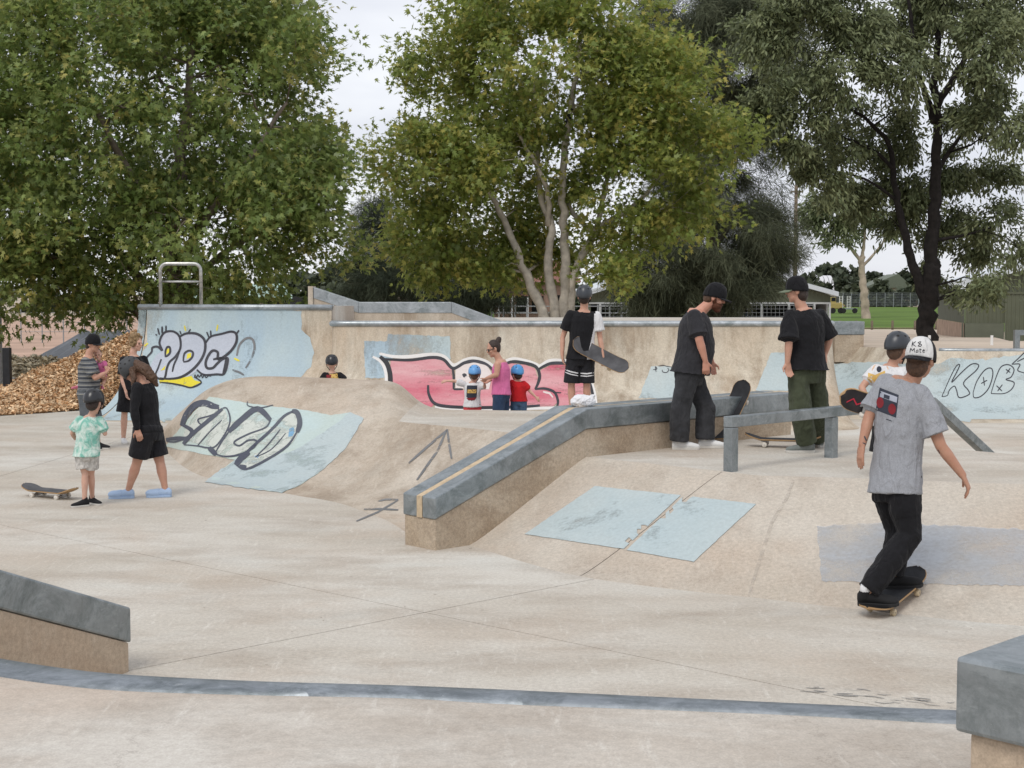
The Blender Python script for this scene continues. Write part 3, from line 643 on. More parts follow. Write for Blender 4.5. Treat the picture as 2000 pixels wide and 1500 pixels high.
# -- funbox
_sl = [o for o in floor_root.children if o.name.startswith('slab')]; bf = bvh_of(bank_a, bank_b, bank_l, bank_hump, *_sl)
decal('painted_field', M['sage'], fun, bf, [z2([(430, 850), (700, 895), (960, 925), (1115, 955), (1220, 940), (1297, 975), (1200, 1140), (1060, 1270), (940, 1350), (835, 1393), (620, 1365), (405, 1330), (575, 1207), (350, 1165), (180, 1132), (280, 1010), (360, 920)])], off=.004, step=8, rough_edge=.7)
decal('painted_field', M['blue'], fun, bf, [z2([(1225, 942), (1297, 975), (1200, 1140), (1060, 1270), (940, 1350), (835, 1393), (620, 1365), (405, 1330), (575, 1207), (720, 1215), (900, 1160), (1080, 1050)])], off=.006, step=8, rough_edge=1.5)
decal('lettering_pale', M['gr_pale'], fun, bf, [z2(S([(290, 1090), (330, 980), (400, 890), (520, 930), (545, 1000), (700, 925), (775, 990), (900, 940), (938, 1000), (900, 1110), (760, 1195), (640, 1255), (600, 1240), (680, 1140), (560, 1185), (470, 1170), (440, 1130)], 3, True))], off=.008, step=8)
decal('lettering_outline', M['gr_navy'], fun, bf, [], [(z2(S(p)), w) for p, w in [
    ([(278, 1015), (300, 960), (345, 905), (400, 888), (450, 905), (484, 912)], 12), ([(284, 1010), (335, 1045), (310, 1085), (255, 1085), (188, 1090)], 8), ([(484, 912), (478, 940), (430, 962), (372, 978), (375, 1000), (392, 1012)], 3), ([(190, 1100), (240, 1105), (300, 1085)], 3),
    ([(285, 1118), (340, 1060), (430, 985), (505, 922)], 8), ([(505, 918), (530, 920), (548, 980), (530, 1045), (470, 1130), (420, 1140), (370, 1130), (290, 1122)], 3), ([(368, 1125), (430, 1055), (502, 985)], 2.2), ([(430, 1140), (470, 1180)], 10),
    ([(540, 1052), (610, 985), (700, 922), (775, 985)], 11), ([(775, 985), (745, 1028), (650, 1065), (572, 1108), (600, 1130), (650, 1100), (695, 1102), (680, 1140), (600, 1180), (520, 1190), (470, 1178)], 3.5), ([(540, 1052), (500, 1110), (470, 1160)], 3),
    ([(585, 1240), (640, 1262), (760, 1205), (870, 1130), (925, 1050)], 4.5), ([(925, 1055), (940, 1000), (925, 945), (895, 935)], 10), ([(905, 935), (850, 965), (780, 1040), (700, 1112), (640, 1170), (585, 1240)], 5.5), ([(580, 1240), (610, 1200), (655, 1165)], 12), ([(600, 1245), (640, 1250)], 7),
    ([(690, 1195), (760, 1125), (830, 1038)], 2.5), ([(690, 1195), (780, 1150), (860, 1060)], 2), ([(645, 880), (650, 905), (720, 915), (790, 900)], 2)]], off=.011, step=4)
for yp in (z2([(880, 1035), (905, 1020), (912, 1050), (900, 1075), (875, 1080)]), z2([(682, 1188), (712, 1180), (705, 1200)])): decal('lettering_blue', M['gr_lightblue'], fun, bf, [yp], off=.010, step=4)
decal('arrow_scribble', M['gr_grey'], fun, bf, [], [(z3(p), 4.5) for p in ([(620, 1142), (735, 1040), (858, 936)], [(850, 940), (800, 1060), (670, 1245)], [(856, 938), (868, 1030), (882, 1115)])], off=.006, step=5)
bfl = BVHTree.FromPolygons([V((-30, 0, 0)), V((30, 0, 0)), V((30, 40, 0)), V((-30, 40, 0))], [(0, 1, 2, 3)])
decal('floor_scribble', M['gr_grey'], fun, bf, [], [(z3(p), 3.5) for p in ([(435, 1372), (480, 1362), (556, 1363)], [(345, 1422), (440, 1420), (556, 1426)], [(300, 1495), (430, 1440), (556, 1366)])], off=.004, step=5)
decal('painted_patch', M['blue'], fun, bf, [[(1162, 950), (1330, 968), (1218, 1073), (1025, 1044)], [(1336, 969), (1477, 985), (1355, 1098), (1224, 1075)]], off=.005, step=8, rough_edge=.4)
decal('painted_patch', M['blue2'], fun, bf, [[(1596, 1028), (1720, 1022), (2040, 1036), (2040, 1146), (1850, 1142), (1604, 1136)]], off=.005, step=8, rough_edge=2)
M['plaster'] = mat_paint('pale_cement_seam', (.54, .49, .42), .50, 7, soft=.12, amax=.75)
decal('cement_seam', M['plaster'], fun, bf, [], [([(1550, 938), (1536, 975), (1508, 1020), (1492, 1070), (1470, 1140), (1462, 1166)], 7)], off=.006, step=6, rough_edge=0)
sc = []
for k in range(30):
    x = random.uniform(1560, 1880); y = 1348 + (x - 1560) * .085 + random.gauss(0, 5); l = random.uniform(10, 60); sc.append(([(x, y), (x + l * .5, y + l * .05 + random.uniform(-1, 1)), (x + l, y + l * .085 + random.uniform(-2, 2))], random.uniform(.4, 1.0)))
decal('wheel_scuff', M['gr_grey'], floor_root, bfl, [], sc, off=.004, step=8)
bits = []
for k in range(45):
    x = random.uniform(20, 1900); y = random.uniform(1000, 1330); a = random.uniform(-.3, .3); l = random.uniform(2.5, 6); bits.append(([(x, y), (x + l, y + a * l)], random.uniform(.5, 1.0)))
M['litter'] = mat_plain('dry_leaf_bits', (.20, .15, .11), .9)
lb = decal('leaf_litter', M['litter'], floor_root, bvh_of(*[o for o in floor_root.children if o.name.startswith('slab')]), [], bits, off=.006, step=3); lb['kind'] = 'stuff'
# ================================================================ beyond the skate park
# ---- bark mulch mound
M['mulch_soil'] = mat_plain('bark_mulch_bed', (.30, .165, .07), .95, var=.45, scale=14, bump=.8, bdist=.03)
def mat_attr(name, rough=.8, trans=0.0, spec=.2):
    m, nt, b = nodes_of(name); a = nt.nodes.new('ShaderNodeVertexColor'); a.layer_name = 'tint'; nt.links.new(a.outputs[0], b.inputs['Base Color'])
    b.inputs['Roughness'].default_value = rough; b.inputs['Specular IOR Level'].default_value = spec
    if trans:
        tr = nt.nodes.new('ShaderNodeBsdfTranslucent'); mx = nt.nodes.new('ShaderNodeMixShader'); mx.inputs[0].default_value = trans
        hs = nt.nodes.new('ShaderNodeHueSaturation'); hs.inputs['Value'].default_value = 1.5; hs.inputs['Hue'].default_value = .485; nt.links.new(a.outputs[0], hs.inputs['Color']); nt.links.new(hs.outputs[0], tr.inputs[0])
        out = nt.nodes['Material Output']; nt.links.new(b.outputs[0], mx.inputs[1]); nt.links.new(tr.outputs[0], mx.inputs[2]); nt.links.new(mx.outputs[0], out.inputs[0])
    return m
M['chips'] = mat_attr('wood_chips', .85); M['leaf'] = mat_attr('broad_leaves', .42, .42, .4); M['gumleaf'] = mat_attr('gum_leaves', .55, .2, .25); M['needle'] = mat_attr('she_oak_needles', .8, .12, .1)
def scatter_mesh(name, shape, pos, ux, uy, col, mat, parent=None, **tags):
    """many small flat faces: shape (k,2) outline; pos,ux,uy (n,3); col (n,3) -> ONE mesh"""
    n = len(pos); k = len(shape); sh = np.asarray(shape, float)
    off = np.array(world_loc(parent)); vv = (pos[:, None, :] - off + ux[:, None, :] * sh[None, :, 0, None] + uy[:, None, :] * sh[None, :, 1, None]).reshape(-1, 3)
    me = bpy.data.meshes.new(name); me.vertices.add(n * k); me.vertices.foreach_set('co', vv.ravel().astype(np.float32))
    me.loops.add(n * k); me.loops.foreach_set('vertex_index', np.arange(n * k, dtype=np.int32)); me.polygons.add(n)
    me.polygons.foreach_set('loop_start', np.arange(n, dtype=np.int32) * k); me.polygons.foreach_set('loop_total', np.full(n, k, dtype=np.int32))
    ca = me.color_attributes.new('tint', 'FLOAT_COLOR', 'CORNER'); cc = np.ones((n, k, 4), np.float32); cc[:, :, :3] = np.clip(col, 0, 1)[:, None, :]; ca.data.foreach_set('color', cc.ravel())
    me.update(); return finish(me, name, mat, parent, fixn=False, **tags)
def unit(a): return a / np.maximum(1e-9, np.linalg.norm(a, axis=-1, keepdims=True))
FRONT = [(-420, 832), (-150, 822), (0, 812), (100, 806), (160, 800), (205, 794), (240, 790)]
fr_ = [on_z(*p, 0) for p in FRONT]
CREST = [(-420, 800, 30), (-150, 785, 31), (0, 755, 32), (80, 722, 32.5), (160, 690, 32), (230, 664, 31.5), (292, 640, 30.5)]
cr_ = [at_y(*p) for p in CREST]
mrows = []
for a, b in densify(list(zip(fr_, cr_)), 8):
    r = []
    for k in range(13):
        s = k / 12; p = lerp(a, b, s); p.z = max(b.z, 0) * (s * s * (3 - 2 * s) * .55 + s * .45) + .02 * math.sin(p.x * 5 + k) * s + .012; r.append(p)
    for k in range(1, 8):
        s = k / 7; p = b + V((-.2, 4.0 * s, 0)); p.z = max(b.z, 0) * (1 - s) - .3 * s; r.append(p)
    mrows.append(r)
mul = grid(mrows, 'mulch_bed', M['mulch_soil'], None); tag(mul, 'orange brown wood chip mulch mound beside the concrete', 'mulch', kind='stuff')
R_ = np.array([[tuple(p) for p in r] for r in mrows]); nS, nK = R_.shape[:2]
N = 42000; u = RNG.random(N) * (nS - 1.001); v = RNG.random(N) * (15.0); i = u.astype(int); j = v.astype(int); fu = (u - i)[:, None]; fv = (v - j)[:, None]
pos = (R_[i, j] * (1 - fu) + R_[i + 1, j] * fu) * (1 - fv) + (R_[i, j + 1] * (1 - fu) + R_[i + 1, j + 1] * fu) * fv; pos[:, 2] += RNG.random(N) * .04
ux = unit(RNG.normal(size=(N, 3)) * [1, 1, .45]); up = unit(RNG.normal(size=(N, 3)) * .5 + [0, 0, 1]); uy = unit(np.cross(up, ux))
L_ = (.018 + .065 * RNG.random(N) ** 2.2)[:, None]; t = RNG.random((N, 1)); g = RNG.random((N, 1))
col = (np.array([.60, .36, .185]) * (1 - t) + np.array([.76, .58, .38]) * t) * (.5 + .75 * g)
scatter_mesh('wood_chips', [(-1, -.28), (1, -.35), (.9, .3), (-.95, .25)], pos, ux * L_, uy * L_, col, M['chips'], None, label='loose wood chips covering the mulch mound', cat='wood chips', kind='stuff')
# pale second pile
pp = at_y(60, 700, 40); prow = []
for k in range(25):
    x = lerp(at_y(-120, 700, 40).x, at_y(190, 700, 40).x, k / 24); h = .5 * math.sin(math.pi * k / 24) ** .6 * (1 + .12 * math.sin(k * 1.9)); prow.append([V((x, 38.5 + 3 * s / 8, h * math.sin(math.pi * s / 8) - .02 + .04 * math.sin(k + s))) for s in range(9)])
M['pale_mulch'] = mat_plain('bleached_bark', (.55, .47, .35), .95, var=.3, scale=10, bump=.8, bdist=.04)
pm = grid(prow, 'bark_pile', M['pale_mulch'], None); tag(pm, 'low bleached bark pile in front of the grey lining', 'mulch', kind='stuff')
N = 3500; R_ = np.array([[tuple(p) for p in r] for r in prow]); i = RNG.integers(0, 24, N); j = RNG.integers(0, 8, N); pos = R_[i, j] + (R_[i + 1, j] - R_[i, j]) * RNG.random((N, 1)) + (R_[i, j + 1] - R_[i, j]) * RNG.random((N, 1)); pos[:, 2] += .03
ux = unit(RNG.normal(size=(N, 3)) * [1, 1, .5]); uy = unit(np.cross(unit(RNG.normal(size=(N, 3)) * .5 + [0, 0, 1]), ux)); L_ = (.05 + .09 * RNG.random((N, 1)) ** 2)
scatter_mesh('bark_chips', [(-1, -.3), (1, -.35), (.9, .3), (-.95, .25)], pos, ux * L_, uy * L_, np.array([.66, .58, .44]) * (.5 + .75 * RNG.random((N, 1))), M['chips'], None, label='loose bleached bark on the low pile by the grey lining', cat='bark', kind='stuff')
# grey basin lining
M['liner'] = mat_plain('grey_plastic_lining', (.115, .125, .14), .55, var=.2, scale=.8, bump=.5, bdist=.05, spec=.5)
x0, x1 = at_y(30, 680, 44).x, at_y(262, 680, 44).x; lr = []
for k in range(41):
    x = lerp(x0, x1, k / 40); lr.append([V((x + .35 * s, 43 + .75 * s, -.32 + .34 * s + .05 * math.sin(k * 1.7 + s * 1.1) * (s > 0) + .03 * random.random())) for s in range(5)])
lin = grid(lr, 'basin_lining', M['liner'], None); tag(lin, 'wrinkled dark grey plastic lining on an earth bank', 'plastic sheet')
lin.modifiers.new('thick', 'SOLIDIFY').thickness = .02
MB().add([at_y(-600, 660, 60), at_y(330, 655, 60), at_y(420, 640, 140), at_y(-900, 640, 140)], [(0, 1, 2, 3)])
sheet([(-60, 52), (-10, 52), (-14, 170), (-140, 170)], -.288).build('bare_earth', M['red_dirt'], kind='structure')
# black bollard in the mulch
M['black_plastic'] = mat_plain('black_recycled_plastic', (.022, .024, .027), .5, var=.3, scale=6)
p = at_y(15, 756, 31.6); q = at_y(15, 679, 31.6); w = .16
MB().box((p.x, p.y, (q.z + p.z - .5) / 2), (w, w, q.z - p.z + .5)).build('bollard', M['black_plastic'], None, bevel=.012, label='black square bollard standing in the wood chip mulch', cat='bollard')
p = at_y(-4, 655, 36); q = at_y(-4, 560, 36)
M['pale_metal'] = mat_plain('pale_painted_steel', (.50, .54, .57), .5, var=.08)
MB().tube([V((p.x, 36, -.3)), V((p.x, 36, q.z))], .1, 12).build('steel_pole', M['pale_metal'], None, True, label='pale grey steel pole under the large plane tree', cat='pole')

# ---- sports field
MB().rings([[V((x, y, -.26 + .0 * y)) for x in (-20, 10, 40, 70, 100, 140)] for y in (97, 130, 180, 230, 285)], closed=False).build('sports_field', M['grass'], None, kind='structure')
M['timber'] = mat_plain('weathered_timber', (.16, .125, .09), .9, var=.25, scale=12)
FY = 95.0
for x in (1640, 1672, 1703, 1743, 1787, 1828):
    p = at_y(x, 642, FY); MB().tube([V((p.x, FY, -.35)), V((p.x, FY, .52))], [.085, .08], 8).build('field_post', M['timber'], None, True, label='short timber post along the near edge of the sports field', cat='post', group='timber posts along the field edge')
a, b = at_y(1600, 640, FY - .1), at_y(1840, 640, FY - .1)
MB().tube([V((a.x, FY - .1, .02)), V((b.x, FY - .1, .02))], .04, 6).build('field_rail', M['timber'], None, label='low timber rail joining the field posts', cat='rail')

# ---- sheds
def corrugated(p0, p1, zlo, zhi, pitch=.2, depth=.025):
    """upright ribbed sheet from p0 to p1 (plan); zhi may vary along s"""
    m = MB(); d = V((p1[0] - p0[0], p1[1] - p0[1], 0)); L = d.length; d.normalize(); n = V((d.y, -d.x, 0)); k = int(L / pitch); lo = []; hi = []
    for i in range(k + 1):
        for f, dp in ((0, 0), (.5, 0), (.6, depth), (.9, depth)):
            s = min(L, (i + f) * pitch); b = V((p0[0], p0[1], 0)) + d * s + n * dp
            lo.append(V((b.x, b.y, zlo(s) if callable(zlo) else zlo))); hi.append(V((b.x, b.y, zhi(s) if callable(zhi) else zhi)))
    return m.rings([lo, hi], closed=False)
M['shed_green'] = mat_plain('olive_green_sheeting', (.115, .125, .085), .6, var=.08, scale=1.2, bump=.05)
M['shed_block'] = mat_plain('painted_green_blockwork', (.125, .135, .10), .85, var=.1, scale=2)
M['shed_base'] = mat_plain('bare_pink_concrete', (.40, .29, .22), .9, var=.2, scale=2)
M['zinc'] = mat_plain('pale_zinc_roof', (.60, .64, .67), .45, .25, var=.08, scale=.6, bump=.05)
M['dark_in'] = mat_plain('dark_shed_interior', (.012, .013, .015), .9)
M['trim'] = mat_plain('pale_trim', (.48, .50, .50), .6, var=.06)
# open-fronted shed
SY = 80.0
def sp(x, y): return at_y(x, y, SY)
L0, R0, RG = sp(1150, 577), sp(1622, 577), sp(1372, 509)
shed = empty('open_shed', (RG.x, SY, -.3), 'olive green open-fronted shed with pale zinc gable roof', 'shed')
ez = R0.z; gz = RG.z
def gable(s):
    x = L0.x + s; return ez + (gz - ez) * ((x - L0.x) / (RG.x - L0.x) if x < RG.x else (R0.x - x) / (R0.x - RG.x))
corrugated((L0.x, SY), (R0.x, SY), sp(1300, 592).z, gable, .19).build('gable_sheet', M['shed_green'], shed)
bz = sp(1300, 592).z
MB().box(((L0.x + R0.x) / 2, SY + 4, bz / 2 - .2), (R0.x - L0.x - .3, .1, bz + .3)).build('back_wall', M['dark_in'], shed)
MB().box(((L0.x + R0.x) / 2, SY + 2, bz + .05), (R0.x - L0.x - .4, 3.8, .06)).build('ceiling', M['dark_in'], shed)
MB().box((L0.x + .06, SY + 2, ez / 2 - .15), (.1, 4, ez + .3)).build('side_wall', M['shed_green'], shed)
MB().box((R0.x - .06, SY + 2.2, ez / 2 - .15), (.1, 3.4, ez + .3)).build('side_wall', M['trim'], shed)
for x0_, x1_, z0_, z1_ in ((L0.x - .3, RG.x, ez - .1, gz), (RG.x, R0.x + .35, gz, ez - .1)):
    MB().extrude([V((x0_, SY - .5, z0_ + .04)), V((x1_, SY - .5, z1_ + .04)), V((x1_, SY - .5, z1_ + .30)), V((x0_, SY - .5, z0_ + .30))], (0, 14, .15)).build('roof_sheet', M['zinc'], shed)
for x in (1172, 1225, 1279, 1330, 1378, 1432, 1487, 1540, 1590, 1620):
    p = sp(x, 600); MB().box((p.x, SY - .06, bz / 2 - .15), (.11, .1, bz + .3)).build('post', M['trim'], shed)
MB().box(((L0.x + R0.x) / 2, SY - .05, bz), (R0.x - L0.x, .08, .1)).build('lintel', M['trim'], shed)
M['wire'] = mat_plain('galvanised_wire', (.30, .32, .33), .5, .4, var=.05, bump=0)
xs = [1172, 1225, 1279, 1330, 1378, 1432, 1487, 1540, 1590]
for a, b in zip(xs, xs[1:]):
    pa, pb = sp(a + 2, 600), sp(b - 2, 600); gt = empty('mesh_gate', (pa.x, SY - .16, -.3), 'galvanised wire mesh gate closing a bay of the open shed', 'gate', 'mesh gates of the open shed'); y = SY - .16; zt = bz - .12
    fm = MB()
    for q0, q1 in ((V((pa.x, y, -.2)), V((pa.x, y, zt))), (V((pb.x, y, -.2)), V((pb.x, y, zt))), (V((pa.x, y, zt)), V((pb.x, y, zt))), (V((pa.x, y, -.2)), V((pb.x, y, -.2)))): fm.tube([q0, q1], .025, 5)
    fm.build('gate_frame', M['wire'], gt); wm = MB(); nn = 6
    for k in range(1, nn): xx = lerp(pa.x, pb.x, k / nn); wm.tube([V((xx, y, -.2)), V((xx, y, zt))], .010, 4)
    for k in range(1, 9): zz = lerp(-.2, zt, k / 9); wm.tube([V((pa.x, y, zz)), V((pb.x, y, zz))], .010, 4)
    tag(wm.build('wire_mesh', M['wire'], gt), kind='stuff')
# clutter in the bays
M['blue_tub'] = mat_plain('dark_blue_plastic', (.03, .06, .12), .5)
for x, w_, h_ in ((1395, 1.0, 1.3), (1460, .9, 1.5), (1520, 1.1, 1.1)):
    p = sp(x, 600); tb = MB(); tb.tube([V((p.x, SY + 1.8, -.3)), V((p.x, SY + 1.8, h_ - .3)), V((p.x, SY + 1.8, h_ - .25))], [w_ * .45, w_ * .5, w_ * .4], 14); tb.build('storage_drum', M['blue_tub'], None, True, label='dark blue drum stored inside the open shed', cat='drum', group='drums in the open shed')
# closed green shed on the right
GY = 66.0
def gp(x, y): return at_y(x, y, GY)
c0 = gp(1886, 564); ee = c0.z; zb = gp(1886, 631).z; rx = gp(2350, 400)
gs = empty('green_shed', (c0.x, GY, -.3), 'closed olive green corrugated shed on a blockwork base', 'shed')
sl = (gp(2000, 517).z - gp(1832, 562).z) / (gp(2000, 517).x - gp(1832, 562).x)
corrugated((c0.x, GY), (c0.x + 9, GY), zb, lambda s: ee + .15 + sl * s, .19).build('front_sheet', M['shed_green'], gs)
d0 = gp(1962, 590); corrugated((d0.x, GY - .08), (d0.x + 3.2, GY - .08), -.3, gp(1962, 574).z, .19).build('sliding_door', M['shed_green'], gs)
MB().box((d0.x + 1.6, GY - .1, gp(1962, 572).z), (3.4, .08, .1)).build('door_track', M['shed_green'], gs)
MB().box((c0.x + (d0.x - c0.x) / 2 - .01, GY - .05 + .25, zb / 2 - .15), (d0.x - c0.x, .5, zb + .28)).build('block_base', M['shed_block'], gs)
fx = at_y(1832, 590, 78)
MB().add([V((c0.x - .02, GY, zb)), V((fx.x, 78, zb)), V((fx.x, 78, ee)), V((c0.x - .02, GY, ee))], [(0, 1, 2, 3)]).build('side_sheet', M['shed_block'], gs)
MB().add([V((c0.x - .05, GY, -.3)), V((fx.x - .03, 78, -.3)), V((fx.x - .03, 78, zb)), V((c0.x - .05, GY, zb))], [(0, 1, 2, 3)]).build('side_base', M['shed_base'], gs)
rl = gp(1836, 562)
MB().extrude([V((c0.x - .9, GY - .6, ee - .0)), V((c0.x + 9, GY - .6, ee + .15 + sl * 9)), V((c0.x + 9, GY - .6, ee + .40 + sl * 9)), V((c0.x - .9, GY - .6, ee + .25))], (3.0, 14, 0)).build('roof_sheet', M['zinc'], gs)

# ---- far things beyond the field
M['hoop'] = mat_plain('white_hoop_cladding', (.62, .62, .64), .6, var=.05)
HY = 330; c = at_y(1592, 562, HY); hs = empty('hoop_shed', (c.x, HY, -.3), 'white arched storage shed beyond the sports field', 'shed'); w_ = at_y(1622, 562, HY).x - at_y(1562, 562, HY).x; ht = at_y(1592, 538, HY).z
for k in range(7):
    z0_ = c.x - w_ / 2 + k * w_ / 7; prof = [V((0, -5 * math.cos(math.pi * a / 12), (ht + .3) * math.sin(math.pi * a / 12) ** .7 - .3)) for a in range(13)]
    MB().extrude([p + V((z0_, HY, 0)) for p in prof], (w_ / 7 - .15, 0, 0)).build('cladding_panel', M['hoop'], hs)
HO = 300; c = at_y(1735, 565, HO)
M['house_wall'] = mat_plain('cream_weatherboard', (.30, .27, .19), .8); M['house_roof'] = mat_plain('dull_green_roof', (.12, .14, .10), .6)
ho = empty('house', (c.x, HO, -.3), 'low green roofed house behind the far fence', 'house'); hw = at_y(1788, 560, HO).x - at_y(1700, 560, HO).x; hz0 = at_y(1735, 562, HO).z; hz1 = at_y(1735, 535, HO).z
MB().box((c.x, HO + 4, (hz0 - .3) / 2), (hw, 8, hz0 + .3)).build('wall', M['house_wall'], ho)
MB().extrude([V((c.x - hw / 2 - .5, HO - .4, hz0)), V((c.x + hw / 2 + .5, HO - .4, hz0)), V((c.x + hw * .2, HO - .4, hz1))], (0, 9, 0)).build('roof', M['house_roof'], ho)
MB().box((c.x + hw * .32, HO - .05, hz0 * .7), (hw * .14, .1, 1.3)).build('window', M['white'], ho)
# chain fence at the far edge
fn = empty('chain_fence', (at_y(1720, 590, 284).x, 284, -.3), 'tall wire fence along the far edge of the field', 'fence'); xa, xb = at_y(1630, 590, 284).x, at_y(1860, 590, 284).x; zt = at_y(1700, 572, 284).z
for k in range(15): xx = lerp(xa, xb, k / 14); MB().tube([V((xx, 284, -.3)), V((xx, 284, zt))], .06, 6).build('post', M['wire'], fn)
wm = MB()
for k in range(9): zz = lerp(0, zt, k / 8); wm.tube([V((xa, 284, zz)), V((xb, 284, zz))], .015, 4)
for k in range(160): xx = lerp(xa, xb, k / 159); wm.tube([V((xx, 284, 0)), V((xx, 284, zt))], .01, 3)
tag(wm.build('wire_mesh', M['wire'], fn), kind='stuff')
# loader and trailer
TY = 190
M['yellow'] = mat_plain('yellow_machine_paint', (.36, .28, .10), .5); M['tyre'] = mat_plain('black_rubber', (.02, .02, .02), .85)
def tp(x, y): return at_y(x, y, TY)
ml = empty('loader', (tp(1632, 608).x, TY, -.26), 'yellow wheeled loader parked by the shed on the grass', 'machine'); c = tp(1632, 590); s_ = TY / 2800
MB().box((c.x, TY, .75), (1.5, 1.4, .8)).build('body', M['yellow'], ml, bevel=.08); MB().box((c.x - .4, TY, 1.5), (.7, 1.1, .8)).build('cab', M['yellow'], ml, bevel=.06); MB().box((c.x - .4, TY - .56, 1.6), (.55, .03, .5)).build('window', M['dark_in'], ml)
MB().box((c.x + .9, TY, 1.0), (.9, .16, .14), Matrix.Rotation(.7, 3, 'Y')).build('lift_arm', M['yellow'], ml)
for dx in (-.5, .55): MB().tube([V((c.x + dx, TY - .75, .12)), V((c.x + dx, TY - .45, .12))], .38, 14).build('wheel', M['tyre'], ml)
tr = empty('trailer', (tp(1656, 608).x, TY, -.26), 'small flat trailer with two white loading ramps raised', 'trailer'); c = tp(1656, 603)
MB().box((c.x, TY, .35), (2.2, 1.5, .14)).build('bed', M['metal_dark'], tr)
for dx in (-.75, .75): MB().tube([V((c.x + dx, TY - .85, .1)), V((c.x + dx, TY - .6, .1))], .34, 14).build('wheel', M['tyre'], tr)
for x in (1641, 1656):
    a = tp(x, 578); rm = MB()
    for sx in (-.2, .2): rm.box((a.x + sx, TY - .5, (a.z + .4) / 2), (.06, .06, a.z - .4))
    for k in range(8): rm.box((a.x, TY - .5, lerp(.5, a.z - .05, k / 7)), (.4, .04, .04))
    rm.build('loading_ramp', M['white'], tr)
# light pole
PY = 110; p = at_y(1553, 532, PY); q = at_y(1553, 362, PY); lp_ = empty('utility_pole', (p.x, PY, -.3), 'tall dark timber utility pole behind the open shed', 'pole')
MB().tube([V((p.x, PY, -.3)), V((p.x, PY, q.z))], [.17, .13], 10).build('pole_shaft', M['timber'], lp_, True); MB().box((p.x, PY - .15, q.z - .5), (.9, .1, .12)).build('cross_arm', M['timber'], lp_)
# building and yard behind the plane trees
M['pink_wall'] = mat_plain('salmon_brick', (.36, .24, .19), .85, var=.15); M['rust_roof'] = mat_plain('rust_red_roof', (.19, .085, .065), .7)
BYD = 100
def yp_(x, y): return at_y(x, y, BYD)
yb = empty('brick_building', (yp_(1010, 620).x, BYD, -.3), 'salmon brick building with a dark red roof behind the pale trunked plane tree', 'building'); a, b = yp_(965, 560), yp_(1120, 560)
MB().box(((a.x + b.x) / 2, BYD + 3, 1.4), (b.x - a.x, 6, 3.4)).build('wall', M['pink_wall'], yb)
MB().extrude([V((a.x - .5, BYD - .8, 3.1)), V((b.x + .5, BYD - .8, 3.1)), V((b.x - 1, BYD + 3, 4.6)), V((a.x + 1, BYD + 3, 4.6))], (0, .3, .1)).build('roof', M['rust_roof'], yb)
for x in (985, 1020, 1050, 1085): p = yp_(x, 585); w1 = MB().box((p.x, BYD - .03, 1.6), (.8, .08, 1.2)).build('window', M['dark_in'], yb); MB().box((p.x, BYD - .08, 1.0), (.95, .06, .08)).build('sill', M['trim'], w1)
MB().box((yp_(1000, 600).x, BYD - 1.5, 2.2), (4.2, 3, .12)).build('verandah_roof', M['rust_roof'], yb)
for x in (975, 1000, 1030): MB().box((yp_(x, 600).x, BYD - 2.9, .95), (.1, .1, 2.5)).build('verandah_post', M['trim'], yb)
yf = empty('stock_fence', (yp_(1080, 620).x, 70, -.3), 'pale pipe rail yard fence behind the long wall', 'fence'); x0, x1 = at_y(960, 600, 70).x, at_y(1260, 600, 70).x
for k in range(14): xx = lerp(x0, x1, k / 13); MB().tube([V((xx, 70, -.3)), V((xx, 70, 1.75))], .04, 6).build('post', M['wire'], yf)
for k in range(5): zz = .35 + k * .33; MB().tube([V((x0, 70, zz)), V((x1, 70, zz))], .025, 6).build('rail', M['wire'], yf)
GB = 85; a, b = at_y(395, 590, GB), at_y(560, 590, GB); gb = empty('green_roof_building', (a.x, GB, -.3), 'low building with pale green roof behind the large plane tree', 'building')
M['mint_roof'] = mat_plain('pale_green_roof', (.30, .42, .36), .5, var=.08)
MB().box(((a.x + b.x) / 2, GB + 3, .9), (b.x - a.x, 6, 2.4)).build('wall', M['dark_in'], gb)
zt = at_y(450, 583, GB).z; z2_ = at_y(450, 558, GB).z
MB().extrude([V((a.x - .4, GB - .5, zt)), V((b.x + .4, GB - .5, zt)), V((b.x - .8, GB + 3, z2_)), V((a.x + .8, GB + 3, z2_))], (0, .1, .15)).build('roof', M['mint_roof'], gb)
p = at_y(510, 590, GB); MB().box((p.x, GB - .06, 1.0), (.6, .08, 1.6)).build('door', M['white'], gb)
# wire fence and rails around the bare earth yard
wf = empty('wire_fence', (at_y(120, 640, 75).x, 75, -.3), 'thin wire fence around the bare earth yard', 'fence'); x0, x1 = at_y(40, 600, 75).x, at_y(330, 600, 75).x
for k in range(8): xx = lerp(x0, x1, k / 7); MB().tube([V((xx, 75, -.3)), V((xx, 75, 1.5))], .035, 6).build('post', M['wire'], wf)
for k in range(3): MB().tube([V((x0, 75, .3 + .5 * k)), V((x1, 75, .3 + .5 * k))], .012, 4).build('wire', M['wire'], wf)
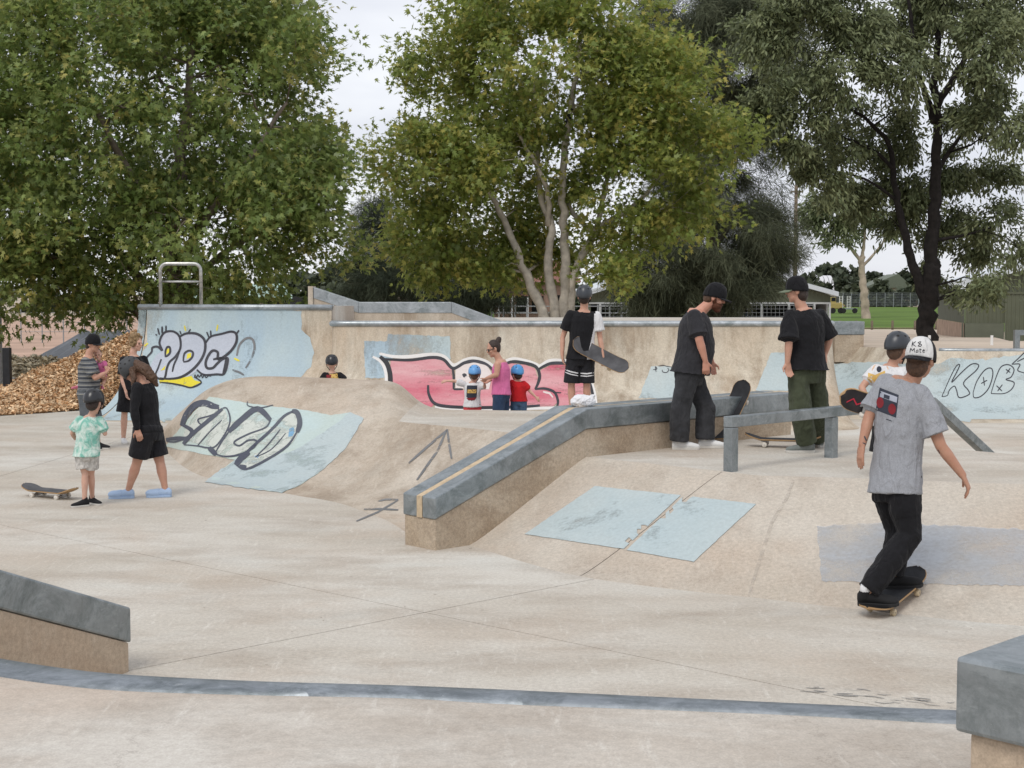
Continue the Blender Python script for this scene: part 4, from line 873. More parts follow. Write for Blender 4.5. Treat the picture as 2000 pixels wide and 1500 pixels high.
# ================================================================ trees
PLANE_LEAF = [(0, 0), (.40, .22), (.17, .36), (.44, .86), (.12, .62), (0, 1.2), (-.12, .62), (-.44, .86), (-.17, .36), (-.40, .22)]
GUM_LEAF = [(0, 0), (.16, .28), (.13, .7), (.02, 1), (-.13, .68), (-.15, .3)]
NEEDLE = [(-.02, 0), (.02, 0), (.012, 1), (-.012, 1)]
CLUMP = [(0, 0), (.5, .15), (.35, .6), (0, 1), (-.45, .65), (-.4, .1)]
def crown_points(lobes, n, Y, shell=.45, per_bough=14, bough=.62, gapd=0.0):
    """lobes: (px, py, rx_px, ry_px, depth offset m, depth radius m, weight). Leaf sprays gather in boughs spread through the lobes."""
    nb = max(6, n // per_bough); w = np.array([l[6] if len(l) > 6 else (l[2] * l[3] * l[5]) ** .8 for l in lobes], float); w /= w.sum(); idx = RNG.choice(len(lobes), nb, p=w)
    d = unit(RNG.normal(size=(nb, 3))); r = (shell + (1 - shell) * RNG.random(nb)) ** .45; pos = np.zeros((nb, 3)); out = np.zeros((nb, 3))
    for k, l in enumerate(lobes):
        c = at_y(l[0], l[1], Y + l[4]); s = FPX / (Y + l[4]); m = idx == k; R = np.array([l[2] / s, l[5], l[3] / s]); R = np.maximum(R * .45, R - bough * .6)
        pos[m] = np.array(c) + d[m] * R * r[m][:, None]; out[m] = unit(d[m] / R)
    sz = bough * (.55 + .8 * RNG.random(nb)); ii = np.repeat(np.arange(nb), per_bough); q = RNG.normal(size=(len(ii), 3)) * .5
    o2 = unit(out[ii] + q * .9 + np.array([0, 0, .25])); P = pos[ii] + q * sz[ii][:, None] * [1.15, 1.15, .62] + out[ii] * RNG.random((len(ii), 1)) * sz[ii][:, None] * .5
    return P, o2
def branch_mesh(limbs, Y, twigs, name, mat, parent, seg=8):
    """limbs: list of (path [(px,py,dy)], r0, r1); twigs: (points) joined to nearest limb by thin curved branches"""
    m = MB(); nodes = []; nr = []
    for path, r0, r1 in limbs:
        pts = resample([at_y(p[0], p[1], Y + (p[2] if len(p) > 2 else 0)) for p in path], 5 * len(path)); n = len(pts)
        pts = [p + V((random.gauss(0, 1), random.gauss(0, 1), 0)) * r0 * .12 for p in pts]
        rr = [lerp(r0, r1, (k / (n - 1)) ** .8) * (1 + .08 * math.sin(k * 2.3)) for k in range(n)]; m.tube(pts, rr, seg); nodes += pts[n // 4:]; nr += rr[n // 4:]
    A = np.array([tuple(p) for p in nodes])
    for t in twigs:
        t = np.array(t); dd = np.linalg.norm((A - t) * [1, 1, 1.1], axis=1) + np.maximum(0, A[:, 2] - t[2]) * 1.5; k = int(dd.argmin()); a = V(A[k]); b = V(t); L = (b - a).length
        if L < .2: continue
        mid = lerp(a, b, .5) + V((random.gauss(0, .08), random.gauss(0, .08), .10)) * L; r = min(nr[k] * .55, .012 + .012 * L)
        m.tube([a, lerp(lerp(a, mid, .5), lerp(mid, b, .5), .25), mid, lerp(lerp(a, mid, .5), lerp(mid, b, .5), .85), b], [r, r * .85, r * .65, r * .45, .006], 5)
        if len(twigs) < 500 or random.random() < .3: A = np.vstack([A, np.array(tuple(mid))]); nr.append(r * .6)
    return m.build(name, mat, parent, True, fixn=False)
def leaves(name, shape, pos, out, per, spread, size, col_fn, mat, parent, droop=.3, up=.6, jitter=.6):
    n = len(pos) * per; P = np.repeat(pos, per, 0); O = np.repeat(out, per, 0)
    tw = unit(O + np.array([0, 0, -droop]) + RNG.normal(size=O.shape) * .35); s = RNG.random((n, 1))
    P = P + tw * (s - .35) * spread * 1.4 + RNG.normal(size=P.shape) * spread * .28
    uy = unit(O * .7 + np.array([0, 0, -droop]) + RNG.normal(size=O.shape) * jitter); nn = unit(np.array([0, 0, up]) + O * .5 + RNG.normal(size=O.shape) * .55); ux = unit(np.cross(uy, nn))
    S = (size * (.65 + .6 * RNG.random((n, 1)))); tint = np.repeat(RNG.random((len(pos), 1)), per, 0)
    return scatter_mesh(name, shape, P, ux * S, uy * S, col_fn(P, O, tint, RNG.random((n, 1)), n), mat, parent)
M['plane_bark'] = mat_plain('mottled_pale_bark', (.47, .43, .37), .85, var=.4, scale=3.5, bump=.4, bdist=.02, detail=6)
M['grey_bark'] = mat_plain('grey_brown_bark', (.20, .165, .135), .9, var=.3, scale=5, bump=.5, bdist=.02)
M['black_bark'] = mat_plain('charred_black_bark', (.018, .015, .014), .95, var=.45, scale=7, bump=.9, bdist=.05)
M['gum_bark'] = mat_plain('pale_gum_bark', (.42, .34, .27), .85, var=.35, scale=1.2, bump=.3, bdist=.02)
def green(c0, c1, c2, thr=.8):
    c0, c1, c2 = map(np.array, (c0, c1, c2))
    def f(P, O, tint, r, n): 
        c = c0 * (1 - tint) + c1 * tint; y = (np.clip((tint - thr) / max(1e-3, 1 - thr), 0, 1) * .8) + (r > .93) * .5; c = c * (1 - np.clip(y, 0, 1)) + c2 * np.clip(y, 0, 1); return c * (.75 + .5 * r)
    return f
def tree(name, label, Y, base_px, limbs, lobes, n, per, spread, size, shape, cols, leafmat, bark, ntw, shell=.45, droop=.3, group=None, up=.6, jitter=.6, cut=None, bough=.62):
    b = at_y(*base_px, Y); t = empty(name, (b.x, Y, -.3), label, 'tree', group); pos, out = crown_points(lobes, n, Y, shell, bough=bough)
    if cut is not None: k = cut(pos); pos, out = pos[k], out[k]
    tw = pos[RNG.choice(len(pos), min(ntw, len(pos)), False)] if ntw else []
    lb_ = [([(base_px[0], base_px[1] + 60)] + l[0][1:], l[1], l[2]) if False else l for l in limbs]
    branch_mesh(limbs, Y, tw, 'trunk', bark, t); tag(leaves('crown', shape, pos, out, per, spread, size, cols, leafmat, t, droop, up, jitter), kind='stuff'); return t
# large plane tree on the left
tree('plane_tree', 'huge dense green plane tree whose lowest boughs hang behind the blue quarter pipe', 36, (345, 760),
     [([(345, 790), (345, 600), (340, 500), (345, 400), (360, 250), (380, 60)], .33, .06), ([(345, 560, 0), (300, 420, -.8), (220, 280, -1.5), (150, 120, -2)], .17, .04), ([(345, 540, 0), (400, 430, -.5), (480, 320, -1), (560, 200, -1)], .17, .04), ([(345, 600), (290, 560, .5), (200, 470, 1), (60, 400, 1)], .17, .04), ([(350, 580), (430, 500, .6), (520, 450, .8), (620, 420, .6)], .12, .03), ([(268, 600, -1), (300, 660, -.4), (330, 700, 0)], .12, .18)],
     [(330, 180, 330, 280, 0, 4.6), (120, 250, 250, 330, 0, 4.4), (-80, 300, 240, 330, 0, 4.2), (520, 240, 170, 220, 0, 3.2), (560, 420, 105, 140, 0, 2.6), (420, 440, 220, 150, -.5, 3.6), (160, 500, 190, 130, -1.2, 3.0), (30, 560, 160, 100, -1.2, 2.4), (210, 585, 85, 60, -1.6, 1.4), (480, 545, 120, 60, 0, 2), (605, 520, 55, 60, 0, 1.2), (680, 515, 40, 40, .3, .8), (490, 60, 120, 130, 0, 2.6), (230, -60, 300, 180, 0, 4)],
     6200, 15, .5, .165, PLANE_LEAF, green((.118, .18, .046), (.24, .30, .098), (.38, .35, .11), .87), M['leaf'], M['grey_bark'], 420, shell=.35)
# plane tree with pale trunks in the middle
tree('plane_tree', 'yellowing plane tree with several pale mottled trunks behind the long wall', 42, (1085, 700),
     [([(1068, 720), (1062, 620), (1020, 520), (985, 430), (945, 365), (880, 300)], .20, .05), ([(1092, 720), (1086, 620), (1070, 520), (1078, 440), (1060, 400), (1050, 280), (1040, 120)], .19, .04), ([(1108, 720), (1102, 600), (1104, 480), (1100, 380), (1108, 250), (1130, 130), (1135, 20)], .20, .05), ([(1112, 720), (1114, 600), (1128, 520), (1160, 460), (1185, 360), (1200, 310)], .17, .05), ([(1128, 522), (1165, 450), (1240, 400), (1330, 300, -.5)], .12, .03), ([(1070, 440), (1065, 360, -.5), (1000, 240, -1)], .10, .03), ([(1160, 455), (1110, 400, .4), (1150, 350, .4), (1200, 240, .4)], .08, .03)],
     [(1080, 130, 210, 170, 0, 3.6), (920, 200, 150, 170, 0, 3), (1250, 200, 150, 160, 0, 3), (1350, 280, 105, 100, 0, 2.2), (1425, 255, 45, 40, 0, 1), (850, 340, 115, 120, 0, 2.6), (830, 470, 95, 90, .2, 2.0), (930, 420, 150, 130, .8, 2.4), (1240, 360, 170, 120, 0, 2.6), (1310, 430, 80, 70, 0, 1.6), (960, 320, 90, 80, -1.4, 1.2), (1220, 300, 90, 80, -1.4, 1.2), (800, 110, 42, 45, 0, 1), (1020, 0, 170, 110, 0, 3), (1180, 20, 130, 110, 0, 2.6), (1180, 530, 65, 50, -.6, 1), (900, 530, 90, 40, .8, 1.4), (1210, 470, 70, 60, .3, 1.4), (1300, 100, 60, 70, 0, 1.4), (770, 330, 45, 50, 0, 1), (990, 500, 80, 60, 1.5, 1.0), (1040, 470, 150, 90, 2.6, 1.4)],
     4300, 15, .5, .175, PLANE_LEAF, green((.145, .205, .045), (.28, .325, .088), (.42, .375, .10), .80), M['leaf'], M['plane_bark'], 330, shell=.3)
# she-oaks
she = lambda P, O, t, r, n: (np.array([.058, .07, .045]) * (1 - t) + np.array([.135, .148, .092]) * t) * (.7 + .6 * r)
tree('she_oak_tree', 'tall dark drooping she-oak between the yellowing plane tree and the gum', 58, (1400, 700),
     [([(1400, 760), (1395, 560), (1390, 350), (1400, 150), (1410, -60)], .3, .05), ([(1395, 480), (1450, 420), (1510, 400)], .12, .03), ([(1395, 380), (1330, 250), (1290, 60)], .12, .03), ([(1398, 300), (1470, 150), (1500, 20)], .12, .03)],
     [(1400, 130, 130, 190, 0, 4), (1330, 60, 90, 130, 0, 3), (1470, 90, 90, 150, 0, 3), (1390, 350, 120, 130, 0, 3), (1390, 500, 120, 90, -.5, 3), (1300, 520, 90, 85, -1, 2.4), (1470, 470, 80, 80, 0, 2.2), (1500, 500, 50, 60, 0, 1.4), (1260, 550, 50, 55, -1, 1.6), (1420, 560, 90, 45, -1, 1.6), (1350, 590, 90, 35, -1, 1.6)],
     4300, 42, .55, .42, NEEDLE, she, M['needle'], M['grey_bark'], 220, droop=.8, up=.1, jitter=.6)
tree('she_oak_tree', 'dark bushy she-oak behind the steel faced back ledge', 62, (830, 700),
     [([(830, 740), (830, 560), (825, 470)], .2, .04), ([(835, 600), (880, 540), (910, 500)], .1, .03)],
     [(735, 500, 55, 75, 0, 2), (740, 430, 30, 50, 0, 1), (800, 545, 90, 55, 0, 2.4), (890, 545, 90, 55, 0, 2.4), (720, 560, 60, 35, 0, 1.6), (960, 560, 50, 50, 0, 1.6)],
     2000, 42, .5, .36, NEEDLE, lambda P, O, t, r, n: (np.array([.034, .046, .032]) * (1 - t) + np.array([.07, .085, .055]) * t) * (.7 + .6 * r), M['needle'], M['grey_bark'], 120, droop=.7, up=.2, jitter=.8)
# big gum on the right
gum = lambda P, O, t, r, n: (np.array([.10, .125, .06]) * (1 - t) + np.array([.20, .225, .115]) * t) * (.65 + .7 * r)
gum_lobes = []
for x, y, rx, ry in [(1590, 60, 80, 75), (1530, 130, 70, 60), (1480, 60, 60, 60), (1640, 150, 85, 60), (1560, 250, 70, 60), (1690, 60, 70, 70), (1760, 120, 60, 80), (1700, 240, 75, 55), (1640, 290, 60, 60), (1780, 260, 50, 70), (1850, 60, 90, 80), (1930, 110, 80, 80), (1980, 30, 70, 90), (1900, 210, 80, 50), (1960, 240, 60, 60), (1870, 320, 60, 55), (1930, 350, 60, 60), (1790, 360, 55, 60), (1760, 440, 35, 60), (1870, 420, 70, 55), (1950, 430, 60, 50), (1840, 500, 35, 60), (1940, 480, 60, 45), (1600, 350, 50, 55), (1660, 380, 45, 45), (1560, 330, 30, 50), (1500, 200, 45, 60), (1720, 340, 40, 60), (1848, 560, 10, 30), (1930, 560, 22, 35), (1990, 480, 40, 50), (1740, 10, 90, 60), (1880, -10, 120, 60), (1600, -20, 100, 50)]:
    gum_lobes.append((x, y, rx, ry, random.uniform(1.2, 2.6) if 1700 < x < 1885 and y > 180 else random.uniform(-2.2, 2.2), random.uniform(.7, 1.5), rx * ry + 400))
tree('gum_tree', 'large open gum tree with a charred black trunk beside the green shed', 45, (1812, 760),
     [([(1812, 790), (1812, 660), (1814, 590), (1820, 520)], .34, .27), ([(1820, 530), (1822, 440), (1828, 330), (1830, 230), (1826, 120), (1840, 20), (1850, -60)], .24, .06), ([(1812, 600), (1790, 540), (1765, 450), (1748, 360), (1740, 290), (1700, 240), (1640, 200)], .19, .04), ([(1826, 240), (1790, 130), (1780, 40), (1770, -40)], .13, .04), ([(1828, 210), (1870, 140), (1910, 60), (1930, -40)], .13, .04), ([(1826, 340), (1880, 260), (1940, 180)], .09, .03), ([(1745, 330), (1700, 290), (1620, 260), (1560, 240)], .07, .02), ([(1750, 390), (1690, 350), (1610, 330)], .06, .02), ([(1822, 470), (1880, 460), (1950, 440)], .07, .02), ([(1785, 140), (1700, 90), (1600, 50)], .08, .02)],
     gum_lobes, 3400, 26, .40, .185, GUM_LEAF, gum, M['gumleaf'], M['black_bark'], 480, shell=.15, droop=.9, up=.3, jitter=.6, bough=.42)
# small gum beyond the field
tree('gum_tree', 'small pale trunked gum tree standing on the far side of the field', 150, (1690, 600),
     [([(1692, 640), (1690, 590), (1685, 540), (1682, 500)], .55, .3), ([(1682, 510), (1650, 470), (1620, 430), (1600, 400)], .22, .05), ([(1684, 505), (1690, 450), (1700, 390)], .22, .05), ([(1685, 520), (1720, 480), (1745, 440)], .18, .05)],
     [(1620, 430, 45, 30, 0, 2), (1660, 400, 45, 40, 0, 2), (1700, 400, 40, 45, 0, 2), (1640, 470, 40, 30, 0, 2), (1730, 440, 35, 35, 0, 2), (1600, 400, 30, 30, 0, 2), (1680, 450, 40, 25, 0, 2)],
     420, 16, .9, .55, GUM_LEAF, gum, M['gumleaf'], M['gum_bark'], 110, shell=.2, droop=.9, up=.2)
# tree line beyond the field
far = lambda P, O, t, r, n: (np.array([.045, .060, .038]) * (1 - t) + np.array([.085, .10, .06]) * t) * (.75 + .5 * r)
for (x, y, rx, ry, Y) in [(1612, 570, 34, 26, 300), (1660, 545, 40, 26, 330), (1640, 575, 50, 22, 295), (1705, 575, 40, 24, 292), (1745, 578, 46, 20, 291), (1790, 560, 40, 35, 310), (1625, 530, 24, 8, 340), (1830, 575, 40, 28, 300), (1580, 560, 30, 24, 320), (1720, 548, 36, 14, 340)]:
    lab = {1612: 'round dark tree right beside the white arched shed', 1790: 'far tree standing behind the charred black gum trunk', 1745: 'low dark bush tree in front of the green roofed house', 1625: 'flat topped tree showing above the white arched shed'}.get(x, 'dark green tree in the line of trees beyond the far fence')
    tree('distant_tree', lab, Y, (x, 592), [([(x, 596), (x, y + ry * .3)], .25, .12)],
         [(x, y, rx, ry, 0, 3), (x - rx * .5, y + ry * .3, rx * .6, ry * .6, 0, 2.5), (x + rx * .5, y + ry * .25, rx * .6, ry * .6, 0, 2.5)], 130, 9, 1.2, 1.1, CLUMP, far, M['gumleaf'], M['grey_bark'], 12, shell=.2, group='tree line beyond the far fence', up=.5)
# trees far behind the left plane tree and the yard
for (x, y, rx, ry, Y) in [(660, 560, 60, 40, 120), (590, 570, 70, 35, 125), (1150, 560, 90, 50, 125), (60, 590, 120, 28, 200), (280, 585, 130, 30, 210)]:
    tree('distant_tree', 'hazy dark tree standing behind the plane trees', Y, (x, 640), [([(x, 660), (x, y)], .25, .12)],
         [(x, y, rx, ry, 0, 3), (x - rx * .5, y + ry * .3, rx * .6, ry * .6, 0, 2.5), (x + rx * .5, y + ry * .25, rx * .6, ry * .6, 0, 2.5)], 260, 12, .7, .55, CLUMP, far, M['gumleaf'], M['grey_bark'], 20, shell=.2, group='trees behind the plane trees', up=.5)
# ================================================================ skateboards
M['grip'] = mat_plain('black_grip_tape', (.03, .031, .034), .9, var=.25, scale=14, bump=.3, bdist=.001)
M['grip_worn'] = mat_plain('dusty_grip_tape', (.085, .085, .09), .9, var=.35, scale=7, bump=.3, bdist=.001)
M['maple'] = mat_plain('maple_ply', (.42, .27, .14), .55, var=.15, scale=20)
M['deck_art'] = mat_plain('dark_deck_graphic', (.025, .022, .025), .35, var=.6, scale=6, bump=0)
M['truck'] = mat_plain('cast_alloy', (.38, .38, .38), .4, .7, var=.15, scale=30)
M['wheel'] = mat_plain('cream_urethane', (.55, .45, .30), .5, var=.15, scale=20)
M['wheel_w'] = mat_plain('white_urethane', (.62, .58, .52), .5, var=.12, scale=20)
def deck_rows(zoff, inset=0.0):
    rows = []; L, Wd = .80, .205
    for i in range(29):
        x = -L / 2 + L * i / 28; ax = abs(x); kick = max(0, ax - .235); z = .28 * kick + .35 * kick * kick
        r = L / 2 - .10; hw = Wd / 2 if ax < r else Wd / 2 * math.sqrt(max(0, 1 - ((ax - r) / .1005) ** 2)); hw = max(hw - inset, .004)
        rows.append([V((x * (1 - inset * 1.5), hw * s, z + .010 * (s * s) + zoff)) for s in (-1, -.6, 0, .6, 1)])
    return rows
_cache = {}
def board_mesh():
    if _cache: return _cache
    top, bot = deck_rows(.011), deck_rows(0.0)
    m = MB(); m.rings([t + b[::-1] for t, b in zip(top, bot)]); _cache['deck'] = m
    g = MB(); g.rings(deck_rows(.0125, .004), closed=False); _cache['grip'] = g
    u = MB(); u.rings(deck_rows(-.0045, .006), closed=False); _cache['under'] = u
    t = MB(); t.box((0, 0, -.008), (.075, .054, .012)); t.box((0, 0, -.025), (.04, .035, .03)); t.tube([V((0, -.062, -.034)), V((0, 0, -.030)), V((0, .062, -.034))], [.012, .02, .012], 10); t.tube([V((0, -.108, -.036)), V((0, .108, -.036))], .004, 8); _cache['truck'] = t
    w = MB(); w.tube([V((0, -.017, 0)), V((0, -.013, 0)), V((0, .013, 0)), V((0, .017, 0))], [.021, .027, .027, .021], 18); _cache['wheel'] = w
    return _cache
_meshes = {}
def skateboard(label, Mx, grip='grip', under='maple', wheel='wheel', group=None):
    """Mx: 4x4 board frame (origin at deck centre underside, x along, z up). wheels touch the ground at z=-.063"""
    c = board_mesh(); root = empty('skateboard', (0, 0, 0), label, 'skateboard', group); root.matrix_world = Mx
    def part(key, nm, mat, loc=(0, 0, 0), par=None, smooth=True):
        k = (key, mat)
        if k not in _meshes:
            me = bpy.data.meshes.new(nm); me.from_pydata([tuple(p) for p in c[key].v], [], c[key].f); bm = bmesh.new(); bm.from_mesh(me); bmesh.ops.recalc_face_normals(bm, faces=bm.faces); bm.to_mesh(me); bm.free(); me.materials.append(M[mat])
            if smooth: me.polygons.foreach_set('use_smooth', [True] * len(me.polygons))
            _meshes[k] = me
        o = bpy.data.objects.new(nm, _meshes[k]); COL.objects.link(o); o.parent = par or root; o.location = loc; return o
    part('deck', 'deck', 'maple', smooth=False); part('grip', 'grip_tape', grip); part('under', 'deck_graphic', under)
    for sx in (-.19, .19):
        t = part('truck', 'truck', 'truck', (sx, 0, 0), smooth=False)
        for sy in (-.088, .088): part('wheel', 'wheel', wheel, (0, sy, -.036), t)
    return root
def frame(origin, xdir, updir):
    x = V(xdir).normalized(); z = V(updir); z = (z - x * z.dot(x)).normalized(); y = z.cross(x); m = Matrix.Identity(4)
    for i in range(3): m[i][0], m[i][1], m[i][2], m[i][3] = x[i], y[i], z[i], origin[i]
    return m

# ================================================================ people
def blob(prims, voxel, smooth=4, disp=None):
    """prims: MB of overlapping closed shapes -> ONE continuous smooth surface (world space mesh data)"""
    me = bpy.data.meshes.new('tmp'); me.from_pydata([tuple(p) for p in prims.v], [], prims.f)
    bm = bmesh.new(); bm.from_mesh(me); bmesh.ops.recalc_face_normals(bm, faces=bm.faces); bm.to_mesh(me); bm.free()
    o = bpy.data.objects.new('tmp', me); COL.objects.link(o)
    r = o.modifiers.new('r', 'REMESH'); r.mode = 'VOXEL'; r.voxel_size = voxel; r.adaptivity = 0
    if smooth: s = o.modifiers.new('s', 'SMOOTH'); s.factor = .5; s.iterations = smooth
    for (scale, strength, kind) in (disp or []):
        t = bpy.data.textures.new('folds', 'CLOUDS' if kind == 'c' else 'STUCCI'); t.noise_scale = scale
        d = o.modifiers.new('d', 'DISPLACE'); d.texture = t; d.strength = strength; d.mid_level = .5; d.texture_coords = 'LOCAL'
    dg = bpy.context.evaluated_depsgraph_get(); res = bpy.data.meshes.new_from_object(o.evaluated_get(dg)); bpy.data.objects.remove(o); bpy.data.meshes.remove(me); return res
def place(me, name, mat, parent, smooth=True):
    off = world_loc(parent)
    if me.vertices: co = np.empty(len(me.vertices) * 3, np.float32); me.vertices.foreach_get('co', co); co = co.reshape(-1, 3) - np.array(off, np.float32); me.vertices.foreach_set('co', co.ravel())
    me.materials.clear(); return finish(me, name, mat, parent, smooth, fixn=False)
def mat_cloth(name, col, var=.18, rough=.9, kind=None, col2=None, scale=6):
    m, nt, b = nodes_of(name); co = n_coord(nt); n = n_noise(nt, co, scale, 5, .6); c = n_mix(nt, n_ramp(nt, n, .3, .7), tuple(q * (1 - var) for q in col), tuple(q * (1 + var) for q in col))
    if kind == 'stripes':
        sx = nt.nodes.new('ShaderNodeSeparateXYZ'); nt.links.new(co, sx.inputs[0]); ml = nt.nodes.new('ShaderNodeMath'); ml.operation = 'MULTIPLY'; ml.inputs[1].default_value = 15.5; nt.links.new(sx.outputs[2], ml.inputs[0])
        fr = nt.nodes.new('ShaderNodeMath'); fr.operation = 'FRACT'; nt.links.new(ml.outputs[0], fr.inputs[0]); r = nt.nodes.new('ShaderNodeValToRGB'); r.color_ramp.interpolation = 'CONSTANT'; e = r.color_ramp.elements; e[0].color = (.055, .06, .07, 1); e[1].position = .45; e[1].color = (.16, .165, .175, 1)
        for p, cc in ((.62, (.36, .345, .29, 1)), (.72, (.10, .105, .115, 1)), (.88, (.24, .245, .25, 1))): q = e.new(p); q.color = cc
        nt.links.new(fr.outputs[0], r.inputs[0]); c = r.outputs[0]
    if kind == 'tiedye': c = n_mix(nt, n_ramp(nt, n_noise(nt, co, 9, 4, .6, 1.2), .42, .6), col, col2); 
    if kind == 'heather': c = n_mix(nt, n_ramp(nt, n_noise(nt, co, 160, 2, .7), .3, .7), tuple(q * .82 for q in col), tuple(q * 1.15 for q in col))
    nt.links.new(c, b.inputs['Base Color']); b.inputs['Roughness'].default_value = rough; b.inputs['Specular IOR Level'].default_value = .12; b.inputs['Sheen Weight'].default_value = .06
    w = n_noise(nt, n_coord(nt, (1.6, 1.6, .6)), 10, 3, .5, 1.0); n_bump(nt, w, b, .9, .03); return m
def mat_skin(name, col):
    m, nt, b = nodes_of(name); co = n_coord(nt); n = n_noise(nt, co, 14, 4); c = n_mix(nt, n_ramp(nt, n, .3, .7), (col[0] * .92, col[1] * .86, col[2] * .84), (min(1, col[0] * 1.05), col[1] * 1.06, col[2] * 1.06)); nt.links.new(c, b.inputs['Base Color'])
    b.inputs['Roughness'].default_value = .5; b.inputs['Specular IOR Level'].default_value = .35; b.inputs['Subsurface Weight'].default_value = .12; b.inputs['Subsurface Radius'].default_value = (.02, .008, .005); b.inputs['Subsurface Scale'].default_value = 1; return m
M['skin'] = mat_skin('skin', (.50, .285, .205)); M['skin_pale'] = mat_skin('fair_skin', (.58, .36, .275)); M['skin_tan'] = mat_skin('tanned_skin', (.43, .235, .16)); M['skin_red'] = mat_skin('ruddy_skin', (.53, .27, .195))
M['black_cloth'] = mat_cloth('black_cotton', (.014, .014, .016)); M['faded_black'] = mat_cloth('faded_black_cotton', (.032, .032, .036)); M['charcoal'] = mat_cloth('charcoal_denim', (.042, .043, .047), .35); M['olive'] = mat_cloth('olive_cargo_cotton', (.062, .072, .045), .22); M['grey_tee'] = mat_cloth('grey_marl_cotton', (.30, .31, .335), kind='heather'); M['white_cloth'] = mat_cloth('white_cotton', (.66, .66, .67), .06)
M['stripe'] = mat_cloth('striped_polo', (.1, .1, .1), kind='stripes'); M['tiedye'] = mat_cloth('mint_tie_dye_cotton', (.20, .46, .38), kind='tiedye', col2=(.60, .70, .64)); M['pink'] = mat_cloth('pink_jersey', (.62, .16, .33)); M['denim'] = mat_cloth('blue_denim', (.032, .055, .105), .3); M['jeans_light'] = mat_cloth('mid_blue_denim', (.06, .10, .17), .3); M['red'] = mat_cloth('red_cotton', (.45, .018, .022)); M['red_shorts'] = mat_cloth('coral_red_cotton', (.52, .06, .07)); M['pale_short'] = mat_cloth('pale_patterned_cotton', (.48, .46, .43), .35, scale=30); M['grey_short'] = mat_cloth('grey_cotton', (.10, .11, .12)); M['black_satin'] = mat_cloth('black_satin', (.016, .016, .019), rough=.6)
M['gloss_black'] = mat_plain('glossy_black_shell', (.018, .019, .022), .28, var=.15, spec=.5, bump=0); M['slate_shell'] = mat_plain('slate_blue_black_shell', (.035, .04, .048), .35, var=.1, spec=.5, bump=0); M['matte_shell'] = mat_plain('matte_charcoal_shell', (.055, .058, .062), .55, var=.1, bump=0)
M['kid_shell'] = mat_paint('bright_blue_patterned_shell', (.05, .20, .55), 0, 14, (.20, .45, .72), .3); M['kid_shell2'] = mat_paint('royal_blue_patterned_shell', (.03, .10, .42), 0, 14, (.12, .42, .68), .3)
M['strap'] = mat_plain('black_webbing', (.02, .02, .02), .8); M['cap_black'] = mat_cloth('black_cap_cotton', (.013, .013, .015)); M['cap_white'] = mat_cloth('white_cap_foam', (.62, .62, .61), .05); M['cap_camo'] = mat_paint('green_camouflage_cap_brim', (.16, .19, .13), 0, 30, (.055, .07, .05), .85)
M['hair_brown'] = mat_plain('brown_hair', (.085, .045, .026), .55, var=.35, scale=60, bump=.8, bdist=.004, spec=.4); M['hair_dark'] = mat_plain('dark_brown_hair', (.032, .019, .014), .5, var=.35, scale=60, bump=.8, bdist=.004, spec=.4); M['hair_blond'] = mat_plain('dark_blond_curls', (.25, .165, .085), .6, var=.45, scale=70, bump=.9, bdist=.006); M['beard'] = mat_plain('auburn_beard', (.10, .035, .018), .7, var=.35, scale=80, bump=.8, bdist=.004)
M['eye'] = mat_plain('dark_eye', (.02, .015, .012), .25, bump=0); M['lips'] = mat_plain('lips', (.36, .13, .11), .5, bump=0); M['lens'] = mat_plain('sunglass_lens', (.01, .01, .012), .12, bump=0, spec=.6)
M['shoe_white'] = mat_plain('white_canvas', (.66, .66, .65), .8, var=.06); M['shoe_black'] = mat_plain('black_suede', (.014, .014, .015), .85); M['sole_white'] = mat_plain('off_white_rubber', (.56, .54, .50), .7, var=.08); M['sole_black'] = mat_plain('black_rubber_sole', (.022, .022, .023), .75); M['clog'] = mat_plain('pale_blue_foam', (.34, .45, .62), .6, var=.06); M['shoe_grey'] = mat_plain('grey_teal_suede', (.20, .22, .21), .85, var=.4, scale=9); M['pink_shoe'] = mat_plain('pink_felt', (.52, .16, .22), .9); M['ink'] = mat_plain('tattoo_ink', (.08, .075, .08), .7, bump=0)

